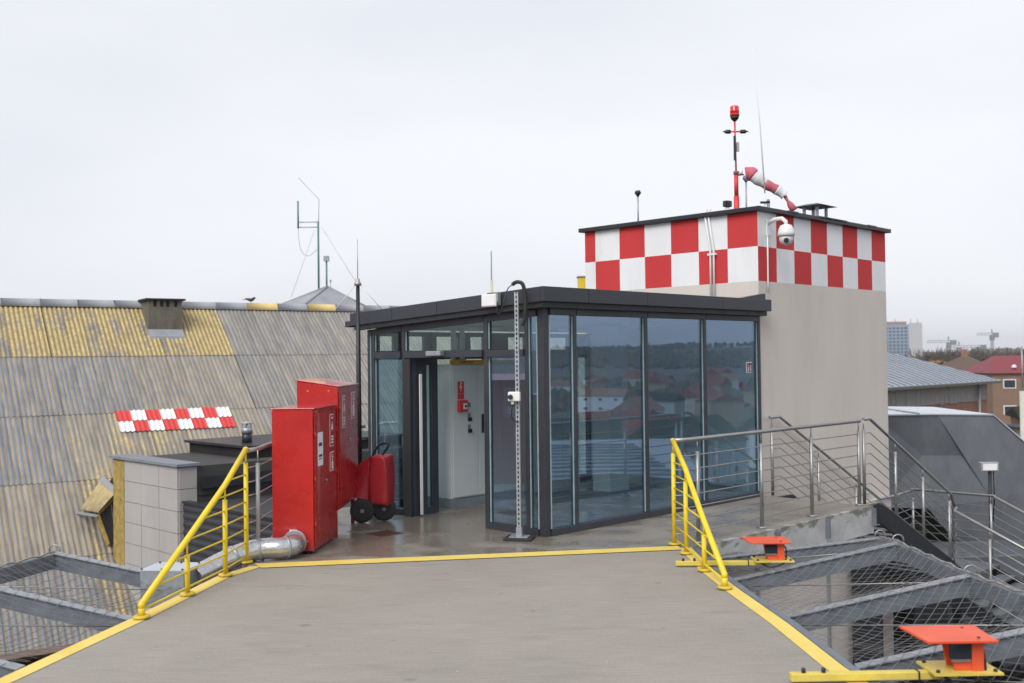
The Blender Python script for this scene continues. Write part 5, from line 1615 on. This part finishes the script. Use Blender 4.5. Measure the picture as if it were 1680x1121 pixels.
fp = thing('floodlight_pole', 'grey floodlight on a pole in front of the big duct', 'light', (8.02, 17.4, 0))
MB().tube([(0, 0, -3.6), (0, 0, -0.06)], 0.03, 8).build('pole', M['darksteel'], fp)
MB().box(-0.17, -0.06, -0.06, 0.13, 0.06, 0.09).build('lamp_housing', M['galv'], fp, bevel=0.01)
MB().box(-0.14, -0.064, -0.04, 0.10, -0.061, 0.07).build('lamp_glass', M['paper'], fp)
MB().tube([(0.06, 0, -0.06), (0.07, 0, -0.5), (0.04, 0, -0.9)], 0.012, 5).build('cable', M['black'], fp)
# grey plant boxes and pipes under the duct
pl = thing('plant_unit', 'grey air handling unit low behind the stair railings', 'machine', (8.3, 18.6, -3.6), 0.1)
MB().box(-0.9, -0.6, 0, 1.9, 0.8, 2.0).build('casing', M['galv_dark'], pl, bevel=0.02)
MB().tube([(0.5, -0.7, 1.5), (1.6, -0.7, 1.5), (1.6, 0.2, 1.5)], 0.16, 14).build('pipe', M['foil'], pl)
MB().tube([(0.5, -0.75, 1.0), (1.9, -0.75, 1.0)], 0.10, 12).build('pipe', M['galv'], pl)

# ------------------------------------------------------------------ shed with blue-grey metal roof
sh = thing('metal_roof_shed', 'old boarded shed with a wide blue-grey metal hip roof', 'building', (38.4, 81, 0), math.atan2(UX.y, UX.x))
# local x along eave (negative = nearer), y = back
ez, rz, dd = -0.23, 2.07, 6.2
for i in range(46):
    x1 = -i * 0.95; x0 = x1 - 0.93
    def ytop(x): return min(dd, -x)
    y1, y0 = ytop(x1), ytop(x0)
    za, zb = ez + (rz - ez) * y0 / dd, ez + (rz - ez) * y1 / dd
    MB().hexa([(x0, 0, ez - .05), (x1, 0, ez - .05), (x1, y1, zb - .05), (x0, y0, za - .05), (x0, 0, ez), (x1, 0, ez), (x1, y1, zb), (x0, y0, za)]).build('roof_panel', M['metalroof'], sh)
    MB().hexa([(x0 - .03, 0, ez), (x0, 0, ez), (x0, y0, za), (x0 - .03, y0, za), (x0 - .03, 0, ez + .07), (x0, 0, ez + .07), (x0, y0, za + .07), (x0 - .03, y0, za + .07)]).build('roof_seam', M['galv_arm'], sh)
MB().poly([(0, 0, ez - .01), (0, 12.4, ez - .01), (-6.2, 6.2, rz - .01)]).poly([(-44, 6.2, rz - .01), (-6.2, 6.2, rz - .01), (0, 12.4, ez - .01), (-44, 12.4, ez - .01)]).build('rear_roof', M['metalroof'], sh)
MB().box(-44, -0.02, ez - 0.22, 0.02, 0.10, ez - 0.06).build('eave_beam', M['oldwood'], sh)
MB().box(-44, 0.9, -17, -0.6, 11.5, ez - 0.1).build('shed_body', M['brick'], sh)
rb = random.Random(8)
for i in range(52):
    x = -1.0 - i * 0.80
    if x < -42: break
    MB().box(x - 0.77, 0.80 + rb.uniform(0, .03), -1.75 + rb.uniform(-.05, .05) , x, 0.89, ez - 0.24).build('wall_board', M['mwood'], sh)
for x in (-17.5, -21, -24.5, -28, -31.5, -35):
    w_ = MB().box(x - 1.3, 0.84, -2.9, x, 0.90, -1.85).build('window', M['paper'], sh)
    MB().box(x - 1.18, 0.82, -2.8, x - 0.12, 0.838, -1.97).build('pane', M['darkwin'], w_)
MB().tube([(-3.0, 0.6, ez - .1), (-3.0, 0.6, -17)], 0.1, 8).build('downpipe', M['galv'], sh)

# ------------------------------------------------------------------ houses
M['housebrick'] = plain('orange_brick', (0.22, 0.14, 0.095), 0.9, var=0.15, scale=1)
def house(name, label, loc, rz_, L, D, hw, hr, wall, roofm, nwin=3, hip=0.0, group=None, floors=2, base=6):
    t = thing(name, label, 'house', loc, rz_, group)
    MB().box(-L / 2, -D / 2, -base, L / 2, D / 2, hw).build('wall', wall, t)
    e = 0.4
    mb = MB()
    r0, r1 = (-L / 2 - e + hip, L / 2 + e - hip)
    P = [(-L / 2 - e, -D / 2 - e, hw), (L / 2 + e, -D / 2 - e, hw), (L / 2 + e, D / 2 + e, hw), (-L / 2 - e, D / 2 + e, hw), (r0, 0, hw + hr), (r1, 0, hw + hr)]
    mb.poly([P[0], P[1], P[5], P[4]]); mb.poly([P[2], P[3], P[4], P[5]]); mb.poly([P[1], P[2], P[5]]); mb.poly([P[3], P[0], P[4]])
    mb.poly([P[3], P[2], P[1], P[0]])
    mb.build('roof', roofm, t)
    MB().box(L * 0.2, -0.4, hw + hr * 0.5, L * 0.2 + 0.7, 0.4, hw + hr + 0.8).build('chimney', M['brick'], t)
    wm = MB().box(-0.7, -0.05, 0.1, 0.7, 0, 1.15).mesh('window', M['paper'])
    pm_ = MB().box(-0.6, -0.07, 0.2, 0.6, -0.051, 1.05).mesh('pane', M['darkwin'])
    for f in range(floors):
        for i in range(nwin):
            x = -L / 2 + L * (i + 0.5) / nwin
            o = bpy.data.objects.new('window', wm); COL.objects.link(o); o.parent = t
            o.location = (x, -D / 2 - 0.001, hw - 1.85 - f * 3.0)
            q = bpy.data.objects.new('pane', pm_); COL.objects.link(q); q.parent = o
    return t
h1 = house('brick_house', 'long brick house with a red hipped tile roof and dormer vents', (66.6, 122, -0.42), -0.12, 22, 10, 0.0, 2.0, M['housebrick'], M['redroof'], 6, 2.2, base=17)
for x, z in ((-8.3, 0.55), (0.2, 1.1)):
    MB().lathe([(0.28, 0), (0.28, 0.25), (0.1, 0.4)], 10, (x, -4.6 + z, z)).build('roof_vent', M['white'], h1)
MB().box(-2.6, -5.6, 0.05, -2.5, -5.5, 0.35).build('gutter_box', M['white'], h1)
house('gabled_house', 'ochre gabled house with dark roof left of the red roofed one', (60.5, 138, -0.3), 1.15, 9, 8, 0.0, 1.95, M['ochre'], M['brown'], 3, base=17)
house('beige_house', 'beige flat house end peeking behind the red roof at right', (84, 165, -0.6), 0.1, 14, 9, 1.2, 0.7, M['cream'], M['bitumen2'], 4, base=18)
house('low_building', 'low olive building with dark roof between shed and brick house', (44.5, 82, -3.3), -0.3, 8, 7, 0.0, 0.9, M['ochre'], M['bitumen2'], 4, base=14, floors=1)
house('low_building', 'grey garage building with flat roof right of the shed corner', (35.5, 62, -2.6), 0.1, 9, 6, 0.0, 0.3, M['pale'], M['galv_arm'], 4, base=13, floors=1)
lp = thing('light_pole', 'pale slender light pole at the far right before the houses', 'pole', (21.5, 43.5, -17))
MB().tube([(0, 0, 0), (0, 0, 17.3)], 0.13, 8).build('pole', M['polegrey'], lp)
MB().tube([(0, 0, 17.301), (0, 0, 19.2)], 0.03, 6).build('tip', M['galv'], lp)
MB().box(-0.2, -0.2, 0, 0.2, 0.2, 0.4).build('base', M['pale'], lp)

# tower block
tb = thing('tower_block', 'tall blue glazed tower block on the horizon beside the beige tower', 'building', (372, 1000, -20), -0.36)
MB().box(-17, -9, 0, 12, 9, 50).build('glazed_facade', M['glassblue'], tb)
MB().box(12.02, -9.5, 0, 24, 9, 51.5).build('stair_core', M['pale'], tb)
MB().box(-15, -6, 50.02, 10, 6, 53).build('roof_plant', M['brick'], tb)
for x in (-8, 0, 14, 20):
    MB().tube([(x, -5, 50), (x, -5, 55.5)], 0.3, 5).build('roof_mast', M['crane'], tb)
wmb = MB().box(0, -0.4, 0, 2.2, 0, 1.6).mesh('window', M['darkwin'])
for r in range(14):
    for c in range(8):
        o = bpy.data.objects.new('window', wmb); COL.objects.link(o); o.parent = tb
        o.location = (-16.3 + c * 3.5, -9.01, 3 + r * 3.3)
# cranes
def crane(loc, H, jib, cj, label, rz_=0.0):
    t = thing('tower_crane', label, 'crane', loc, rz_, 'tower cranes on the skyline')
    mb = MB()
    for x, y in ((-.9, -.9), (.9, -.9), (.9, .9), (-.9, .9)):
        mb.bar((x, y, 0), (x, y, H), 0.35, 0.35, (0, 1, 0))
    for i in range(int(H / 4)):
        mb.bar((-.9, -.9, i * 4), (.9, -.9, i * 4 + 4), 0.2, 0.2, (0, 1, 0))
    mb.build('mast', M['crane'], t)
    mb = MB()
    for z in (0.0, 1.6):
        mb.bar((-jib, 0, H + z), (cj, 0, H + z), 0.5, 0.4)
    for i in range(int((jib + cj) / 3)):
        mb.bar((-jib + i * 3, 0, H), (-jib + i * 3 + 1.5, 0, H + 1.6), 0.2, 0.2)
    mb.build('jib', M['crane'], t)
    MB().box(cj - 5, -1.2, H - 2.2, cj - 0.5, 1.2, H + 2.0).build('counterweight', M['crane'], t)
    MB().box(-1.5, -1.5, H - 4.5, 1.8, 1.5, H - 0.3).build('cab', M['crane'], t)
    MB().bar((0, 0, H + 1.6), (0, 0, H + 5.0), 0.8, 0.8, (0, 1, 0)).build('apex', M['crane'], t)
    return t
crane((381, 900, -8), 19.5, 19, 7, 'tower crane with long jib just right of the tower block')
crane((390, 900, -8), 15, 8, 24, 'lowest faint tower crane with its jib pointing right')
crane((419, 900, -8), 25.5, 13, 6, 'tallest tower crane above the red roofed house')

# ------------------------------------------------------------------ trees
def bare_tree_mesh(seed, H=16):
    r_ = random.Random(seed)
    trunk, crown = MB(), MB()
    def branch(p, d, L, r, lvl):
        q = p + d * L
        tgt = trunk if lvl == 0 else crown
        mid = p.lerp(q, 0.5) + Vector((r_.uniform(-.05, .05), r_.uniform(-.05, .05), 0)) * L
        tgt.tube([p, mid, q], [r, r * 0.8, r * 0.55], 5 if lvl < 2 else 3, cap=False)
        if lvl >= 5: return
        n = 3 if lvl in (0, 1, 2) else 2 + (r_.random() < .5)
        for i in range(n):
            ang = r_.uniform(0.3, 0.75)
            ax = Vector((r_.uniform(-1, 1), r_.uniform(-1, 1), r_.uniform(-.2, .2))).normalized()
            dd_ = (Matrix.Rotation(ang, 3, ax) @ d)
            dd_.z += 0.15; dd_.normalize()
            branch(q if i < n - 1 else p.lerp(q, 0.7), dd_, L * r_.uniform(0.62, 0.82), max(r * 0.55, 0.035), lvl + 1)
    branch(Vector((0, 0, 0)), Vector((0, 0, 1)), H * 0.28, 0.28, 0)
    return trunk, crown
def leafy(seed, H, R_, n, cone=False):
    r_ = random.Random(seed)
    trunk, crown = MB(), MB()
    trunk.tube([(0, 0, 0), (0, 0, H * 0.8)], [0.28, 0.08], 6)
    for i in range(n):
        t_ = r_.random()
        z = H * (0.22 + 0.78 * t_)
        rr_ = R_ * ((1 - t_) * 1.0 + 0.05 if cone else math.sqrt(max(0.02, 1 - (2 * t_ - 0.9) ** 2 / 1.3)))
        a = r_.uniform(0, 2 * PI); q = rr_ * math.sqrt(r_.random()) * r_.uniform(.8, 1.1)
        p = Vector((q * math.cos(a), q * math.sin(a), z))
        s_ = r_.uniform(0.25, 0.55)
        d1 = Vector((r_.gauss(0, 1), r_.gauss(0, 1), r_.gauss(0, 1))).normalized() * s_
        d2 = d1.orthogonal().normalized() * s_ * 0.7
        crown.poly([p - d1, p + d2, p + d1, p - d2])
    return trunk, crown
HT = {}
def tree_proto(name, label, tc_, leafm, group):
    t = thing(name, label, 'tree', (0, 0, 0), 0, group)
    HT[t.name] = max(v[2] for v in tc_[1].v)
    tc_[0].build('trunk', M['bark'], t); tc_[1].build('crown', leafm, t)
    return t
bareA = tree_proto('bare_tree', 'x', bare_tree_mesh(1), M['twig'], 'bare trees on the skyline')
bareB = tree_proto('bare_tree', 'x', bare_tree_mesh(5), M['twig'], 'bare trees on the skyline')
amber = tree_proto('autumn_tree', 'x', leafy(2, 13, 4.5, 900), M['amberleaf'], 'autumn trees on the skyline')
dark = tree_proto('evergreen_tree', 'x', leafy(3, 14, 3.5, 900, True), M['darkleaf'], 'evergreens on the skyline')
rt = random.Random(21)
def at_px(px, Y):          # bearing taken from the view, turned into a ground position
    return (px - 840) / 1691.7 * Y
first = {}
LB = {'bare': 'leafless brown tree in the belt of woods beyond the shed roof', 'amber': 'small amber autumn tree amid the bare woods right of the shed roof', 'dark': 'dark evergreen tree at the foot of the distant tower block'}
def put(proto, key, x, y, s_, label):
    loc = (x, y, -17 + max(0, hill_h(x, y) + 17))
    if key not in first:
        first[key] = 1
        o = proto; o.location = loc
    else:
        o = copy_tree(proto, loc)
    k_ = s_ / HT[proto.name]
    o.rotation_euler = (0, 0, rt.uniform(0, 6)); o.scale = (k_, k_, k_)
    o['label'] = label
    return o
for i in range(70):
    Y = rt.uniform(165, 330)
    px = rt.uniform(1495, 1700)
    x = at_px(px, Y) + Y * 0.012
    kproto, key = ((bareA, 'bA') if i % 2 else (bareB, 'bB'))
    put(kproto, key, x, Y, 18.0 + (Y - 165) * 0.006 + rt.uniform(0, 2.2), LB['bare'])
for i in range(5):
    Y = 150 + i * 6
    put(amber, 'am', at_px([1545, 1550, 1530, 1562, 1672][i], Y), Y, 17.0 + 0.6 * (i % 3), ['amber tree in the middle of the bare woods over the shed roof', 'amber tree just right of the middle one in the woods', 'leftmost amber tree over the shed roof', 'amber tree close left of the ochre gabled house', 'amber tree behind the red roof at the far right'][i])
for i in range(3):
    Y = 200 + i * 8
    put(dark, 'dk', at_px([1508, 1514, 1520][i], Y), Y, 18.0 + .4 * i, ['dark evergreen closest to the foot of the tower block', 'middle one of three dark evergreens right of the tower block', 'rightmost of three dark evergreens right of the tower block'][i])

# woods and town on the hills (seen far off and in the glass)
rw = random.Random(31)
mb = MB()
def blob(mb, c, r, h):
    b = len(mb.v)
    n = 7
    for (rr_, zz) in ((0.75, 0.1), (1.0, 0.45), (0.62, 0.85)):
        for j in range(n):
            a = 2 * PI * j / n + rw.uniform(-.2, .2)
            q = r * rr_ * rw.uniform(.75, 1.2)
            mb.v.append((c[0] + q * math.cos(a), c[1] + q * math.sin(a), c[2] + h * zz * rw.uniform(.9, 1.1)))
    mb.v.append((c[0], c[1], c[2] + h))
    for k_ in range(2):
        for j in range(n):
            mb.face([b + k_ * n + j, b + k_ * n + (j + 1) % n, b + (k_ + 1) * n + (j + 1) % n, b + (k_ + 1) * n + j])
    for j in range(n):
        mb.face([b + 2 * n + j, b + 2 * n + (j + 1) % n, b + 3 * n])
for i in range(13000):
    bear = rw.uniform(24, 150)
    d = 340 + 1050 * rw.random() ** 0.8
    a = math.radians(bear)
    x, y = d * math.sin(a), d * math.cos(a)
    if noise.noise(Vector((x * 0.004, y * 0.004, 9))) < -0.12: continue
    mb.cur = rw.choice((0, 0, 0, 1, 2))
    blob(mb, (x, y, hill_h(x, y) - 0.5), rw.uniform(2.0, 4.2), rw.uniform(3.5, 7.5))
wd = mb.build('far_woods', [M['twig'], M['darkleaf'], leafmat('brown_wood', (0.07, 0.055, 0.04), (0.12, 0.09, 0.06))])
wd['kind'] = 'stuff'; wd['label'] = 'brown and green woods covering the far hills'; wd['category'] = 'woods'

wallc = [M['cream'], M['ochre'], M['pale'], M['white']]
roofc = [M['redroof'], M['brick'], M['bitumen2'], M['redroof']]
for i in range(76):
    bear = rw.uniform(62, 118); d = rw.uniform(120, 560)
    a = math.radians(bear)
    x, y = d * math.sin(a), d * math.cos(a)
    house('town_house', 'small town house on the hillside mirrored in the right-hand glass', (x, y, hill_h(x, y) + 6), rw.uniform(0, 6), rw.uniform(9, 18), rw.uniform(8, 11), 0.0, rw.uniform(2, 4), wallc[i % 4], roofc[(i * 7) % 4], 3, 0, 'town houses on the hillside', base=6)

# neighbouring roofs to the right, seen in the glass
def flat(name, label, poly, z0, z1, m):
    t = thing(name, label, 'building', (poly[0][0], poly[0][1], z0))
    q = [(p[0] - poly[0][0], p[1] - poly[0][1]) for p in poly]
    MB().prism(q, 0, z1 - z0 - 0.1).build('wall', M['plaster'], t)
    MB().prism([(p[0] * 1.01, p[1] * 1.01) for p in q], z1 - z0 - 0.098, z1 - z0).build('roof', m, t)
    return t
flat('neighbour_roof', 'puddled pale flat roof mirrored low in the right-hand glass', [(12, -14), (34, -14), (34, 12), (12, 9)], -17, -4.2, M['snowroof'])
nb = flat('neighbour_roof', 'blue-grey seamed metal roof mirrored in the last glass pane', [(36, -10), (60, -12), (64, 22), (38, 20)], -17, -4.0, M['metalroof'])
for i in range(12):
    MB().box(0.6 + i * 2.0, 1, 13.0, 0.75 + i * 2.0, 29, 13.12).build('roof_seam', M['galv_arm'], nb)
flat('neighbour_block', 'grey office block mirrored in the middle glass pane', [(70, -25), (88, -28), (90, -2), (72, 0)], -17, -2.0, M['bitumen2'])
for (x, y) in ((18, 0), (24, -6), (28, 4), (20, -10)):
    t = thing('rooftop_unit', 'grey ventilation unit on the pale flat roof', 'machine', (x, y, -4.19), 0.3, 'ventilation units on the pale roof')
    MB().box(-1, -.7, 0, 1, .7, 1.1).build('casing', M['galv_top'], t)
    MB().tube([(0, 0, 1.101), (0, 0, 1.5)], 0.35, 12).build('fan_cowl', M['galv_dark'], t)
yb = thing('yellow_roof_box', 'small yellow box just visible left of the chequered tower', 'box', (1.27, 18.0, 2.2))
MB().box(-0.10, -0.1, 0, 0.16, 0.2, 1.13).build('casing', M['yellow'], yb)
MB().box(-0.12, -0.12, 1.131, 0.18, 0.22, 1.15).build('lid', M['galv'], yb)

# ------------------------------------------------------------------ thin autumn haze over the town
hb = MB().box(-3450, -3450, -19.5, 3450, 3450, 46).build('haze', [])
hm = bpy.data.materials.new('haze_air'); hm.use_nodes = True
ht = hm.node_tree; ht.nodes.clear()
ho = ht.nodes.new("ShaderNodeOutputMaterial"); hv = ht.nodes.new("ShaderNodeVolumePrincipled")
hv.inputs['Color'].default_value = (0.90, 0.92, 0.96, 1)
hv.inputs['Density'].default_value = 0.00028
ht.links.new(hv.outputs[0], ho.inputs['Volume'])
hb.data.materials.append(hm)
hb['kind'] = 'stuff'; hb['label'] = 'pale haze over the town and far hills'
